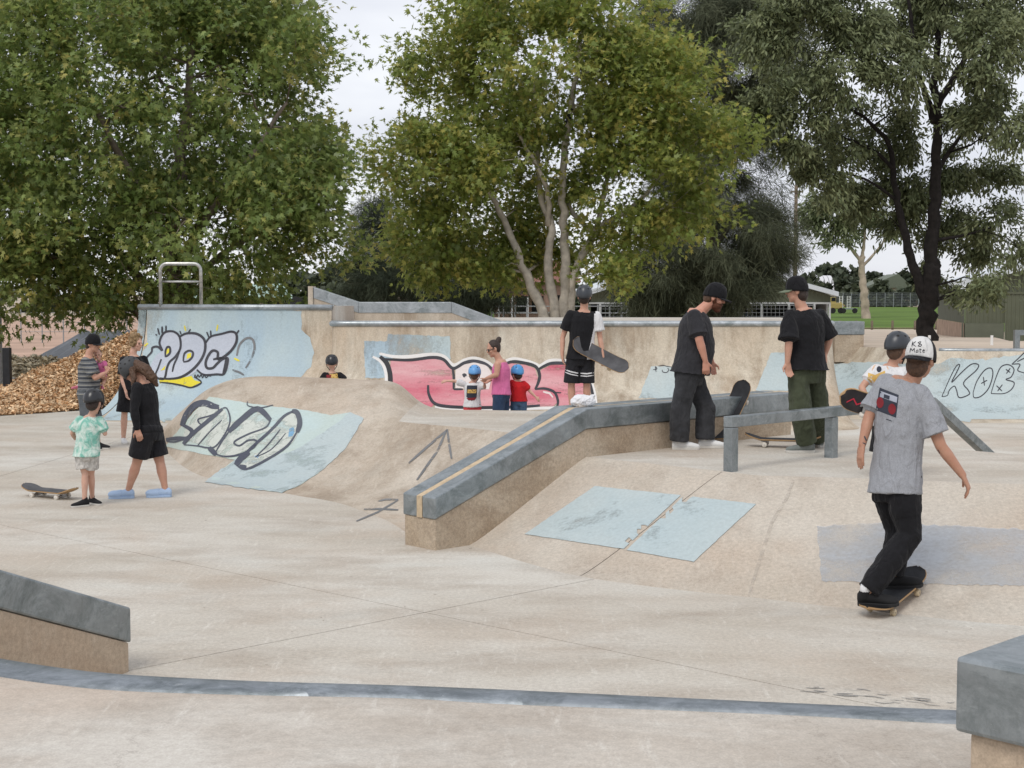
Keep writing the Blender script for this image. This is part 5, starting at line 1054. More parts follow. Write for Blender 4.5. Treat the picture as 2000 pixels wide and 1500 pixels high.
def limb(m, pts, rr, seg=12): m.tube(pts, rr, seg, round_caps=True)
def oval(m, rings, seg=18):
    """rings: (centre, right vector*half width, forward vector*half depth)"""
    m.rings([[c + r * math.cos(k * 2 * math.pi / seg) * (1) + f * math.sin(k * 2 * math.pi / seg) for k in range(seg)] for c, r, f in rings])
def foot_dir(d): d = V(d); d.z = 0; return d.normalized()
class Person:
    def __init__(s, name, label, base, H, face, voxel=.008, skin='skin', fat=1.0, group=None):
        s.root = empty(name, base, label, 'person'); s.base = V(base); s.k = H / 1.75; s.face = V(face).normalized(); s.vox = voxel; s.skin = skin; s.fat = fat
    def pose(s, **j): s.__dict__.update({a: V(b) for a, b in j.items()}); return s
    def spine(s):
        hipc = (s.hipL + s.hipR) / 2; shc = (s.shL + s.shR) / 2; return hipc, shc
    def frames(s):
        hipc, shc = s.spine(); up = (shc - hipc).normalized(); r1 = (s.hipR - s.hipL).normalized(); r2 = (s.shR - s.shL).normalized(); return hipc, shc, up, r1, r2
    def torso(s, m, ease=0.0, hem=-.02, widths=None, top=True, belly=0.0, hemflare=0.0):
        k = s.k; hipc, shc, up, r1, r2 = s.frames(); L = (shc - hipc).length; f = s.fat; out = []
        prof = widths or [(-.10, .155, .105), (.0, .172, .122), (.18, .160, .112), (.40, .148, .108), (.62, .168, .122), (.85, .175, .118), (.98, .150, .095), ('+.035', .115, .080), ('+.075', .066, .064)]
        for t, w, d in prof:
            es = ease
            if isinstance(t, str): es = ease * .25; t = 1 + float(t) * k / L
            if t < hem - .3: continue
            c = lerp(hipc, shc, t); r = r1.lerp(r2, min(1, max(0, t))).normalized(); fw = up.cross(r).normalized()
            if fw.dot(s.chest) < 0: fw = -fw
            bl = belly * math.exp(-((t - .42) / .3) ** 2); out.append((c + fw * bl * .5 * k, r * (w * f * k + es), fw * (d * f * k + es + bl * .5 * k)))
        oval(m, out)
    def body(s, hands=(None, None), fingers=True, curl=(.5, .5)):
        k = s.k; m = MB(); s.torso(m)
        for a, b, c in ((s.hipL, s.knL, s.anL), (s.hipR, s.knR, s.anR)):
            f = s.fat ** .7; calf = lerp(b, c, .3); limb(m, [a, lerp(a, b, .5), b], [.086 * k * f, .074 * k * f, .052 * k * f]); limb(m, [b, calf, lerp(b, c, .7), c], [.052 * k * f, .056 * k * f, .042 * k, .035 * k])
        for i, (a, b, c, h) in enumerate(((s.shL, s.elL, s.wrL, s.haL), (s.shR, s.elR, s.wrR, s.haR))):
            f = s.fat ** .6; limb(m, [a, lerp(a, b, .5), b], [.055 * k * f, .046 * k * f, .038 * k * f]); limb(m, [b, lerp(b, c, .3), c], [.038 * k * f, .039 * k * f, .026 * k]); s.hand(m, c, h, hands[i], i, curl[i])
        hipc, shc, up, r1, r2 = s.frames(); nb = lerp(hipc, shc, 1.02); limb(m, [nb, s.neck, s.head - s.hup * .05 * k - s.face * .015 * k], [.062 * k, .056 * k, .054 * k]); s.headprims(m); return m
    def hand(s, m, wr, tip, palm, side, curl):
        k = s.k; d = (tip - wr).normalized(); pn = V(palm) if palm is not None else s.chest * .2 + (s.shL + s.shR) / 2 - wr; pn = pn - d * pn.dot(d); pn = pn.normalized() if pn.length > 1e-4 else d.orthogonal().normalized(); ac = d.cross(pn); fwd = s.chest
        if ac.dot(fwd) < 0: ac = -ac          # thumb side looks forward
        kn = wr + d * .088 * k
        m.rings([[c + ac * w * math.cos(q * math.pi / 5) + pn * t * math.sin(q * math.pi / 5) for q in range(10)] for c, w, t in ((wr - d * .02 * k, .024 * k, .02 * k), (wr + d * .03 * k, .036 * k, .018 * k), (kn, .041 * k, .016 * k), (kn + d * .012 * k, .038 * k, .012 * k))])
        for j, (o, L) in enumerate(((.031, .074), (.0105, .084), (-.0105, .078), (-.031, .06))):
            p0 = kn + ac * o * k - d * .008 * k; sp = ac * o * .35; a = curl * .8; d1 = (d * math.cos(a) + pn * math.sin(a) + sp * 3).normalized(); d2 = (d * math.cos(2.1 * a) + pn * math.sin(2.1 * a) + sp * 2).normalized()
            p1 = p0 + d1 * L * k * .52; p2 = p1 + d2 * L * k * .5; limb(m, [p0, p1, p2], [.0105 * k, .0095 * k, .0075 * k], 8)
        t0 = wr + d * .028 * k + ac * .028 * k; t1 = t0 + (d * .6 + ac * .65 + pn * .3).normalized() * .045 * k; t2 = t1 + (d * .9 + ac * .15 + pn * .45).normalized() * .034 * k; limb(m, [t0, t1, t2], [.014 * k, .0115 * k, .009 * k], 8)
    def headaxes(s):
        f = s.face; u = s.hup - f * s.hup.dot(f); u.normalize(); return f, u, f.cross(u)
    def headprims(s, m):
        k = s.hk; f, u, r = s.headaxes(); c = s.head; E = m.ellipsoid
        E(c + u * .018 * k - f * .008 * k, r * .076 * k, f * .098 * k, u * .105 * k); E(c - u * .055 * k + f * .034 * k, r * .056 * k, f * .058 * k, u * .062 * k); E(c - u * .098 * k + f * .062 * k, r * .026 * k, f * .024 * k, u * .02 * k)
        m.tube([c + f * .088 * k + u * .012 * k, c + f * .106 * k - u * .022 * k], [.009 * k, .014 * k], 8, True); E(c + f * .083 * k + u * .022 * k, r * .05 * k, f * .014 * k, u * .011 * k); E(c + f * .088 * k - u * .052 * k, r * .022 * k, f * .012 * k, u * .01 * k)
        for q in (-1, 1): E(c + r * .078 * q * k - f * .008 * k - u * .012 * k, r * .010 * k, f * .021 * k, u * .032 * k, 10, 6); E(c + r * .042 * q * k + f * .062 * k - u * .025 * k, r * .025 * k, f * .028 * k, u * .024 * k, 10, 6)
    def finish_body(s, **kw):
        b = place(blob(s.body(**kw), s.vox, 3), 'body', M[s.skin], s.root); s.bodyobj = b; k = s.hk; f, u, r = s.headaxes(); c = s.head
        for q in (-1, 1): MB().ellipsoid(c + f * .086 * k + r * .031 * q * k - u * .004 * k, r * .013 * k, f * .008 * k, u * .008 * k, 10, 6).build('eye', M['eye'], b, True)
        MB().ellipsoid(c + f * .098 * k - u * .054 * k, r * .021 * k, f * .005 * k, u * .006 * k, 10, 6).build('mouth', M['lips'], b, True); return s
    # ---- clothing
    def shirt(s, name, mat, hem=-.12, ease=.022, sleeve=.72, flare=.035, belly=0.0, sl_ease=.024, disp=.010, mats=None):
        m = MB(); k = s.k; L = hem
        prof = [(hem, .172 + flare, .122 + flare), (hem * .4, .172 + flare * .75, .122 + flare * .75), (.15, .166 + flare * .4, .116 + flare * .4), (.40, .158 + flare * .2, .113 + flare * .2), (.62, .170, .124), (.85, .178, .120), (.97, .160, .098), ('+.030', .118, .082), ('+.062', .062, .060)]
        s.torso(m, ease, hem, prof, belly=belly)
        if sleeve > 0:
            for a, b in ((s.shL, s.elL), (s.shR, s.elR)):
                e = lerp(a, b, sleeve); f = s.fat ** .6; hipc, shc, up, r1, r2 = s.frames(); inn = lerp(a, shc, .25)
                m.tube([a, lerp(a, e, .4), lerp(a, e, .75)], [.056 * k * f + .009, .056 * k * f + .006 + sl_ease * .5, .056 * k * f + sl_ease * .8], 14, True); m.tube([lerp(a, e, .2), lerp(a, e, .6), e], [.054 * k * f + .006, .055 * k * f + sl_ease * .6, .055 * k * f + sl_ease * 1.05], 14); limb(m, [a - up * .004, lerp(a, shc, .6)], [.056 * k * f + .006, .056 * k * f])
        o = place(blob(m, s.vox * 1.15, 3, [(.09, disp, 'c'), (.25, disp * 1.3, 'c')]), name, mats or M[mat], s.root); return o
    def long_sleeve(s, name, mat, hem=-.12, ease=.012, flare=.02, belly=0):
        m = MB(); k = s.k; prof = [(hem, .172 + flare, .122 + flare), (.0, .172 + flare, .122 + flare), (.18, .163, .116), (.40, .152, .112), (.62, .17, .125), (.85, .177, .12), (.97, .158, .098), ('+.030', .118, .082), ('+.055', .068, .064)]; s.torso(m, ease, hem, prof, belly=belly)
        for a, b, c in ((s.shL, s.elL, s.wrL), (s.shR, s.elR, s.wrR)): f = s.fat ** .6; m.tube([a, lerp(a, b, .5), b, lerp(b, c, .3), lerp(b, c, .93)], [.064 * k * f, .058 * k * f, .050 * k * f, .05 * k * f, .037 * k * f], 14, True)
        return place(blob(m, s.vox * 1.15, 3, [(.09, .008, 'c')]), name, M[mat], s.root)
    def trousers(s, name, mat, to=.96, ease=.02, hem_r=.085, waist=.12, knee_r=None, disp=.010, short=False):
        m = MB(); k = s.k; hipc, shc, up, r1, r2 = s.frames(); f = s.fat
        fw = up.cross(r1).normalized()
        if fw.dot(s.chest) < 0: fw = -fw
        oval(m, [(hipc - up * .12 * k, r1 * (.135 * k * f + ease), fw * (.10 * k * f + ease)), (hipc - up * .04 * k, r1 * (.168 * k * f + ease), fw * (.118 * k * f + ease)), (hipc + up * .05 * k, r1 * (.170 * k * f + ease), fw * (.118 * k * f + ease)), (lerp(hipc, shc, waist), r1 * (.162 * k * f + ease), fw * (.112 * k * f + ease))])
        for a, b, c in ((s.hipL, s.knL, s.anL), (s.hipR, s.knR, s.anR)):
            ff = f ** .7; a = a - up * .02 * k
            if short: e = lerp(a, b, to); m.tube([a + up * .02, lerp(a, e, .5), e], [.092 * k * ff + ease, .09 * k * ff + ease, hem_r], 16)
            else: kr = knee_r or (.06 * k * ff + ease * 1.2); m.tube([a + up * .02, lerp(a, b, .45), b, lerp(b, c, .45), lerp(b, c, to)], [.092 * k * ff + ease, .084 * k * ff + ease, kr, (kr + hem_r) / 2 + .004, hem_r], 16)
        return place(blob(m, s.vox * 1.15, 3, [(.08, disp, 'c'), (.22, disp * 1.3, 'c')]), name, M[mat], s.root)
    def shoe(s, ankle, d, mat, sole, size=1.0, lift=0.0, pitch=0.0, sock=None, tilt=None):
        k = s.k * size; d = V(d).normalized(); up = V((0, 0, 1)) if tilt is None else V(tilt); d = (d - up * d.dot(up)).normalized(); r = d.cross(up); b = ankle - up * .085 * s.k; m = MB()
        heel = b - d * .065 * k; toe = b + d * .195 * k
        def at(t, h, o=0): return lerp(heel, toe, t) + up * h * k + r * o * k
        oval(m, [(at(.0, .045), r * .026 * k, up * .030 * k), (at(.06, .05), r * .034 * k, up * .046 * k), (at(.25, .055), r * .036 * k, up * .052 * k), (at(.42, .05), r * .038 * k, up * .044 * k), (at(.62, .040), r * .044 * k, up * .034 * k), (at(.82, .034), r * .045 * k, up * .028 * k), (at(.95, .03), r * .034 * k, up * .022 * k), (at(1.0, .028), r * .018 * k, up * .014 * k)])
        if mat == 'clog': oval(m, [(at(.5, .045), r * .046 * k, up * .05 * k), (at(.7, .042), r * .054 * k, up * .046 * k), (at(.86, .036), r * .050 * k, up * .036 * k), (at(1.0, .028), r * .026 * k, up * .02 * k)]); m.ellipsoid(at(.78, .045), r * .056 * k, up * .042 * k, d * .07 * k)
        m.tube([at(.2, .05), at(.22, .105 if mat != 'clog' else .06)], [.04 * k, .039 * k], 12, False)
        sh = place(blob(m, max(.0055, s.vox * .8), 2), 'shoe', M[mat], s.root); so = MB(); rs = []
        for h in (.0, .024):
            rs.append([at(t, h, o * w) for t, w, o in [(0, .024, -1), (.06, .036, -1), (.3, .037, -1), (.6, .047, -1), (.82, .048, -1), (.95, .036, -1), (1.015, .015, -1), (1.015, .015, 1), (.95, .036, 1), (.82, .048, 1), (.6, .047, 1), (.3, .037, 1), (.06, .036, 1), (0, .024, 1)]])
        so.rings(rs).build('sole', M[sole], sh, bevel=.003)
        if sock: MB().tube([at(.21, .07), at(.21, .10), lerp(at(.21, .11), ankle + up * .05 * s.k, 1)], [.036 * k, .037 * k, .039 * k], 14).build('sock', M[sock], s.root, True)
    # ---- headwear and hair
    def helmet(s, mat='gloss_black', tilt=0.0, size=1.0, vents=True):
        k = s.hk * size; f, u, r = s.headaxes(); f2 = (f * math.cos(tilt) + u * math.sin(tilt)); u2 = (u * math.cos(tilt) - f * math.sin(tilt)); c = s.head + u * .028 * k - f * .012 * k; o = MB(); rs = []; ri = []
        for i in range(11):
            t = (.02 + .60 * i / 10) * math.pi
            for lst, g in ((rs, 1.0), (ri, .86)):
                lst.append([c + u2 * .128 * k * g * math.cos(t) * (1 if t < 1.57 else 1.0) + (r * .108 * k * g * math.cos(q * 2 * math.pi / 28) + f2 * .132 * k * g * math.sin(q * 2 * math.pi / 28)) * math.sin(t) ** .82 + u2 * (.018 * k * math.cos(2 * q * 2 * math.pi / 28) * (i / 10) ** 3 if True else 0) for q in range(28)])
        o.rings(rs + ri[::-1], cap=False); h = o.build('helmet', M[mat], s.root, True); tag(h)
        if vents:
            bv = bvh_of(h)
            for az in (20, 60, 120, 160, 200, 240, 300, 340):
                for el in (32, 58) if az in (60, 120, 240, 300) else (42,):
                    dv = (r * math.cos(rad(az)) + f2 * math.sin(rad(az))) * math.cos(rad(el)) + u2 * math.sin(rad(el)); loc, n, _, _ = bv.ray_cast(c + dv * .4, -dv)
                    if loc is None: continue
                    if n.dot(dv) < 0: n = -n
                    a = n.cross(u2).normalized(); b = n.cross(a); MB().rings([[loc + n * hgt + (a * .013 * math.cos(q * math.pi / 6) + b * .009 * math.sin(q * math.pi / 6)) * k * sc for q in range(12)] for hgt, sc in ((-.004, 1), (.0012, 1))]).build('vent', M['strap'], h)
        for q in (-1, 1): MB().tube([c + r * .098 * q * k - u2 * .01 * k, s.head + r * .082 * q * k - u * .05 * k + f * .01 * k, s.head + r * .03 * q * k - u * .118 * k + f * .05 * k], .006 * k, 6).build('chin_strap', M['strap'], h, True)
        return h
    def cap(s, mat='cap_black', back=False, brim_mat=None, brim_down=.15, two=None):
        k = s.hk; f, u, r = s.headaxes(); fb = -f if back else f; c = s.head + u * .026 * k; m = MB(); rs = []; n = 28
        def pt(t, q, g=1.0): return c + u * .120 * k * g * math.cos(t) + (r * .096 * k * math.cos(q) + fb * .114 * k * math.sin(q)) * g * math.sin(t) ** .75
        for g, rng in ((1.0, range(11)), (.93, range(10, -1, -1))):
            for i in rng: rs.append([pt((.02 + .535 * i / 10) * math.pi, q * 2 * math.pi / n, g) - u * .012 * k * (i / 10) * (1 - math.sin(q * 2 * math.pi / n)) for q in range(n)])
        m.rings(rs, cap=False); cp = m.build('cap', [M[mat]] + ([M[two]] if two else []), s.root, True)
        if two:
            for p in cp.data.polygons:
                if (p.center + world_loc(cp) - c).dot(fb) < .015 * k: p.material_index = 1
        b = MB(); top = []; 
        for j in range(7):
            e = j / 6; row = []
            for q in range(15):
                a = math.pi * (.10 + .80 * q / 14); base = c + (r * .096 * k * math.cos(a) + fb * .115 * k * math.sin(a)) - u * .012 * k; ext = .072 * k * math.sin(a) ** .6; row.append(base + fb * ext * e - u * (brim_down * ext * e + .02 * k * math.cos(a) ** 2 * (.4 + e * .6)))
            top.append(row)
        b.rings(top, closed=False); br = b.build('cap_brim', M[brim_mat or mat], cp, True); br.modifiers.new('t', 'SOLIDIFY').thickness = .004; return cp
    def hair(s, mat, extra=(), disp=.012, scale=.03, cover=1.0, low=-.03, name='hair', capped=False):
        k = s.hk; f, u, r = s.headaxes(); c = s.head; m = MB()
        if capped: m.ellipsoid(c + u * .0 * k - f * .020 * k, r * .080 * k, f * .088 * k, u * .06 * k)
        else: m.ellipsoid(c + u * .028 * k - f * .020 * k, r * .083 * k * cover, f * .098 * k * cover, u * .106 * k * cover)
        m.ellipsoid(c - f * .045 * k + u * low * k, r * .074 * k, f * .06 * k, u * .075 * k)
        for p, rr in extra: limb(m, p, rr, 10)
        return place(blob(m, max(.006, s.vox * .8), 2, [(scale, disp, 'c')]), name, M[mat], s.root)
# ================================================================ the people, boards and things they hold
GB_ = bvh_of(bank_a, bank_b, bank_l, bank_hump, plat_l, *[o for o in fun.children if o.name.startswith('platform_slab')])
def gz(x, y):
    loc, n, _, _ = GB_.ray_cast(V((x, y, 5)), V((0, 0, -1))); return max(0.0, loc.z) if loc is not None else 0.0
def JJ(Y): return lambda x, y, d=0.0: at_y(x, y, Y + d)
def ank(x, Y, k, lift=0.0, y=900):
    p = at_y(x, y, Y); return V((p.x, Y, gz(p.x, Y) + .085 * k + lift))
UPV = V((0, 0, 1))
# ---------------------------------------------------------------- skater in grey on the rolling board
rc = on_z(1722, 1199, 0); hdg = V((.66, .75, 0)).normalized(); fc = rc + hdg * .38; fc.z = gz(fc.x, fc.y); rc.z = gz(rc.x, rc.y)
bx = (fc - rc).normalized(); bup = V((-.05, -.12, 1)); bo = (rc + fc) / 2; fm = frame(bo, bx, bup); fm.translation = bo + (fm.to_3x3() @ V((0, 0, .063)))
skateboard('worn black skateboard rolling under the skater in the grey shirt', fm, grip='grip')
D3 = fm.to_3x3(); dk = lambda x, y, z=.013: fm @ V((x, y, z)); nb = (D3 @ V((0, 0, 1))).normalized()
k = 1.87 / 1.75; dR = V((.95, -.30, 0)); dL = V((.985, -.12, 0))
aR = dk(-.285, .055, .035) + nb * .085 * k; aL = dk(.10, .055) + nb * .085 * k
J = JJ(10.15); P = Person('person', 'person in grey boombox print shirt and black trousers riding a skateboard', (rc.x, rc.y, 0), 1.87, (.62, .77, -.12), .0062, 'skin_tan')
P.chest = V((.62, .78, 0)); P.hup = V((.12, .1, 1)); P.hk = 1.10
P.pose(head=J(1798, 701), neck=J(1783, 741), shL=J(1731, 748, .13), shR=J(1797, 768, -.10), elL=J(1697, 815, .10), wrL=J(1684, 868, .04), haL=J(1677, 915, .02), elR=J(1838, 872, -.20), wrR=J(1880, 928, -.24), haR=J(1898, 966, -.24), hipL=J(1733, 945, .09), hipR=J(1764, 946, -.09), knL=J(1756, 1036, .10), knR=J(1775, 1046, -.12), anL=aL, anR=aR)
P.finish_body(hands=(V((1, .3, 0)), V((-.6, .2, -.5))), curl=(.22, .5))
tee = P.shirt('shirt', 'grey_tee', hem=-.10, ease=.020, sleeve=.78, flare=.028, sl_ease=.036, disp=.016); P.trousers('trousers', 'black_cloth', to=.97, ease=.026, hem_r=.082, knee_r=.098, disp=.018)
P.shoe(aR, dR, 'shoe_black', 'sole_black', 1.0, tilt=nb, sock='white_cloth'); P.shoe(aL, dL, 'shoe_black', 'sole_black', 1.0, tilt=nb)
P.hair('hair_brown', disp=.010, low=-.05, capped=True); cp = P.cap('cap_white', back=True, brim_mat='cap_black', two='cap_black', brim_down=.35)
bc = bvh_of(cp)
decal('cap_lettering', M['gr_black'], cp, bc, [], [([(x_, 667 + (y_ - 676) * .82) for x_, y_ in p], 1.5) for p in ([(1783, 676), (1781, 688)], [(1789, 676), (1782, 682), (1789, 688)], [(1797, 676), (1793, 679), (1797, 682), (1793, 687), (1798, 688), (1800, 684), (1796, 681), (1799, 677), (1797, 676)], [(1777, 702), (1779, 692), (1782, 698), (1786, 692), (1786, 702)], [(1790, 697), (1789, 702), (1793, 701), (1793, 696), (1790, 697)], [(1797, 692), (1797, 702), (1799, 702)], [(1795, 695), (1800, 695)], [(1802, 698), (1806, 698), (1804, 695), (1802, 698), (1803, 702), (1806, 701)])], off=.0015, step=1.2, maxlen=.08)
btee = bvh_of(tee); Zb = z6
M['print_dark'] = mat_plain('dark_shirt_print', (.035, .04, .055), .9, bump=0); M['print_red'] = mat_plain('red_shirt_print', (.20, .022, .028), .9, bump=0); M['print_pale'] = mat_plain('pale_shirt_print', (.34, .36, .42), .9, bump=0)
decal('boombox_print', M['print_dark'], tee, btee, [Zb([(371, 368), (458, 402), (446, 506), (352, 470)])], [(Zb([(400, 512), (428, 522)]), 1.5)], off=.0015, step=3, maxlen=.1)
decal('boombox_panel', M['print_pale'], tee, btee, [Zb([(376, 384), (452, 412), (449, 438), (372, 410)])], [], off=.0025, step=3, maxlen=.1)
for cx, cy, r_ in ((373, 437, 22), (428, 466, 22)): decal('boombox_speaker', M['print_red'], tee, btee, [Zb([(cx + r_ * .8 * math.cos(a * .524), cy + r_ * 1.15 * math.sin(a * .524)) for a in range(12)])], off=.003, step=3, maxlen=.1)
decal('boombox_dial', M['print_dark'], tee, btee, [Zb([(392, 398), (418, 407), (416, 424), (390, 415)])], [], off=.0035, step=3, maxlen=.1)
bb = bvh_of(P.bodyobj); decal('tattoo', M['ink'], P.bodyobj, bb, [Zb([(622, 655), (640, 652), (648, 668), (636, 680), (622, 672)])], [(Zb([(300, 590), (310, 612)]), 3), (Zb([(292, 620), (308, 628)]), 2)], off=.001, step=2, maxlen=.05)
# ---------------------------------------------------------------- big man in black tee
Y = on_z(1360, 876, PZ).y; J = JJ(Y); k = 1.0
P = Person('person', 'bearded person in faded black tee, charcoal jeans and cap looking down by the ledge', (at_y(1355, 876, Y).x, Y, PZ), 1.75, (.94, -.1, -.30), .0072, 'skin_red', 1.2)
P.chest = V((1, .03, 0)); P.hup = V((.30, 0, .95)); P.hk = 1.04; a1 = ank(1326, Y - .06, k, y=860); a2 = ank(1377, Y + .08, k, y=860)
P.pose(head=J(1395, 580), neck=J(1377, 600), shR=J(1356, 618, -.19), shL=J(1364, 616, .19), elR=J(1366, 664, -.27), wrR=J(1378, 706, -.25), haR=J(1380, 737, -.24), elL=J(1376, 664, .27), wrL=J(1390, 706, .25), haL=J(1392, 730, .24), hipR=J(1344, 727, -.11), hipL=J(1350, 727, .11), knR=J(1329, 797, -.10), knL=J(1378, 797, .10), anR=a1, anL=a2)
P.finish_body(hands=(V((0, -1, 0)), V((0, 1, 0))), curl=(.6, .6)); P.shirt('shirt', 'faded_black', hem=-.02, ease=.018, sleeve=.8, flare=.035, belly=.07, sl_ease=.035, disp=.014); P.trousers('jeans', 'charcoal', to=.98, ease=.012, hem_r=.098, knee_r=.102, disp=.016)
for a in (a1, a2): P.shoe(a, (1, -.05, 0), 'shoe_white', 'sole_white', 1.08)
P.cap('cap_black', brim_down=.1); f, u, r = P.headaxes(); c = P.head
m = MB(); m.ellipsoid(c - u * .075 + f * .045, r * .066, f * .062, u * .056); m.ellipsoid(c - u * .03 + f * .012, r * .082, f * .035, u * .05); m.ellipsoid(c - u * .115 + f * .065, r * .04, f * .04, u * .03); place(blob(m, .006, 2, [(.02, .006, 'c')]), 'beard', M['beard'], P.root)
P.hair('hair_brown', disp=.003, low=-.02, capped=True)
# ---------------------------------------------------------------- man in olive trousers
Y = on_z(1575, 884, PZ).y; J = JJ(Y)
P = Person('person', 'person in loose black tee and baggy olive cargo trousers with one foot by a board', (at_y(1575, 884, Y).x, Y, PZ), 1.78, (-.93, .30, -.08), .0072, 'skin', .98)
P.chest = V((-.42, .9, 0)); P.hup = V((0, 0, 1)); P.hk = 1.0; k = P.k; a1 = ank(1577, Y + .03, k, y=866); a2 = ank(1597, Y + .55, k, y=845)
P.pose(head=J(1557, 567), neck=J(1563, 594), shL=J(1543, 617, -.08), shR=J(1601, 615, .08), elL=J(1541, 668, -.16), wrL=J(1538, 707, -.16), haL=J(1541, 737, -.16), elR=J(1619, 663, .12), wrR=J(1612, 690, .14), haR=J(1613, 716, .12), hipL=J(1559, 724, -.03), hipR=J(1591, 724, .05), knL=J(1563, 795, -.06), knR=J(1597, 790, .16), anL=a1, anR=a2)
P.finish_body(hands=(V((.3, -1, 0)), V((-1, .2, 0))), curl=(.55, .4)); P.shirt('shirt', 'black_cloth', hem=.03, ease=.03, sleeve=.92, flare=.05, sl_ease=.05, disp=.016); P.trousers('cargo_trousers', 'olive', to=.97, ease=.02, hem_r=.10, knee_r=.115, disp=.018)
P.shoe(a1, (-1, -.06, 0), 'shoe_grey', 'sole_white', 1.08); P.shoe(a2, (-.5, .86, 0), 'shoe_grey', 'sole_white', 1.05)
P.hair('hair_dark', disp=.008, low=-.045, capped=True); P.cap('cap_black', brim_mat='cap_camo', brim_down=.25)
hipc = (P.hipL + P.hipR) / 2; c = J(1604, 760, .12)
# ---------------------------------------------------------------- helmeted teen holding a board
Y = 18.5; J = JJ(Y)
k = 1.62 / 1.75; P = Person('person', 'helmeted person in black and white tee and black shorts holding a board behind the ledge', (at_y(1132, 800, Y).x, Y, gz(at_y(1132, 800, Y).x, Y)), 1.62, (.05, 1, -.05), .0075, 'skin', .95)
P.chest = V((.06, 1, 0)); P.hup = V((0, .02, 1)); P.hk = .98; a1 = ank(1117, Y, k, y=800); a2 = ank(1147, Y, k, y=800)
P.pose(head=J(1141, 579), neck=J(1141, 598), shL=J(1114, 614), shR=J(1166, 616), elL=J(1099, 659, .02), wrL=J(1098, 694, -.04), haL=J(1101, 716, -.05), elR=J(1172, 660, .0), wrR=J(1178, 698, -.08), haR=J(1183, 722, -.10), hipL=J(1121, 697), hipR=J(1147, 697), knL=J(1116, 752), knR=J(1146, 752), anL=a1, anR=a2)
P.finish_body(hands=(V((1, 0, 0)), V((-.3, 1, 0))), curl=(.35, .9)); tt = P.shirt('shirt', None, hem=-.05, ease=.02, sleeve=.68, flare=.03, sl_ease=.028, mats=[M['black_cloth'], M['white_cloth']])
off = world_loc(tt); e = J(1160, 640)
for p in tt.data.polygons:
    q = p.center + off; px = 1000 + FPX * q.x / q.y; py = 575 + FPX * (2.25 - q.z) / q.y
    if px > 1160 - max(0, (py - 640)) * .22 and not (py < 612 and px < 1163): p.material_index = 1
P.trousers('shorts', 'black_satin', to=.92, ease=.02, hem_r=.105, short=True)
bs = bvh_of(P.root.children[-1])
decal('hem_stripe', M['white_cloth'], P.root.children[-1], bs, [], [([(1104, 722), (1115, 726), (1129, 729)], 2.5), ([(1134, 729), (1146, 730), (1159, 728)], 2.5), ([(1104, 727), (1115, 731), (1129, 734)], 2), ([(1134, 734), (1146, 735), (1159, 733)], 2)], off=.002, step=3, maxlen=.2)
for a in (a1, a2): P.shoe(a, (.05, 1, 0), 'shoe_black', 'sole_white')
P.hair('hair_dark', disp=.004, capped=True); P.helmet('slate_shell')
A, B = J(1136, 676, -.12), J(1206, 712, -.10); bd = (B - A).normalized(); mid = (A + B) / 2
skateboard('skateboard tucked under the arm of the helmeted teen in black and white', frame(J(1171, 695, -.09), bd, V((.25, -1, .35))), grip='grip_worn', wheel='wheel')
# crumpled bag on the ledge
M['bag'] = mat_plain('white_plastic_bag', (.68, .68, .70), .5, var=.05, spec=.4)
lz = PZ + .47; c = LN + ld * (tk + .02) + lp * .24
for q in range(200):
    c = LN + ld * (tk + .01 * q) + lp * .24
    if 1000 + FPX * c.x / c.y > 1137: break
c.z = lz; m = MB(); m.ellipsoid(c + V((0, .02, .05)), V((.12, 0, 0)), V((0, .09, 0)), V((0, 0, .065))); m.ellipsoid(c + V((.06, 0, .045)), V((.07, 0, 0)), V((0, .07, 0)), V((0, 0, .055))); m.ellipsoid(c + V((-.06, .0, .04)), V((.06, 0, 0)), V((0, .06, 0)), V((0, 0, .045))); m.ellipsoid(c + V((.09, .02, .085)), V((.035, 0, .02)), V((0, .03, 0)), V((0, 0, .03)))
bagm = blob(m, .007, 0, [(.05, .03, 'c'), (.02, .015, 'c')]); bag = finish(bagm, 'plastic_bag', M['bag'], None, False, fixn=False, label='crumpled white plastic bag lying on top of the long ledge', cat='bag')
bagm.materials.clear(); bagm.materials.append(M['bag'])
# ---------------------------------------------------------------- boy in white tee with helmet
px = at_y(1722, 950, 12.2); Y = 12.2; J = JJ(Y); k = 1.38 / 1.75
P = Person('person', 'helmeted child in white printed tee with a board under one arm behind the skater', (px.x, Y, gz(px.x, Y)), 1.38, (.75, .62, -.25), .0072, 'skin', .95)
P.chest = V((.45, .9, 0)); P.hup = V((.1, .1, 1)); P.hk = .98; a1 = ank(1712, Y - .02, k, y=945); a2 = ank(1742, Y + .06, k, y=945)
P.pose(head=J(1754, 682), neck=J(1745, 706), shL=J(1712, 722, .06), shR=J(1768, 726, -.04), elL=J(1683, 757, .0), wrL=J(1694, 783, -.12), haL=J(1703, 797, -.14), elR=J(1790, 770, .02), wrR=J(1795, 810, .05), haR=J(1797, 830, .05), hipL=J(1725, 826, .04), hipR=J(1756, 826, -.04), knL=J(1720, 886, .0), knR=J(1752, 886, .06), anL=a1, anR=a2)
P.finish_body(hands=(V((.3, 1, 0)), V((-1, 0, 0))), curl=(.7, .4)); tw = P.shirt('shirt', 'white_cloth', hem=-.05, ease=.02, sleeve=.62, flare=.03, sl_ease=.022); P.trousers('shorts', 'black_cloth', to=.95, ease=.02, hem_r=.10, short=True)
btw = bvh_of(tw); M['print_gold'] = mat_paint('golden_shirt_print', (.62, .40, .12), .42, 30); M['print_peach'] = mat_paint('peach_shirt_print', (.70, .48, .33), .42, 30)
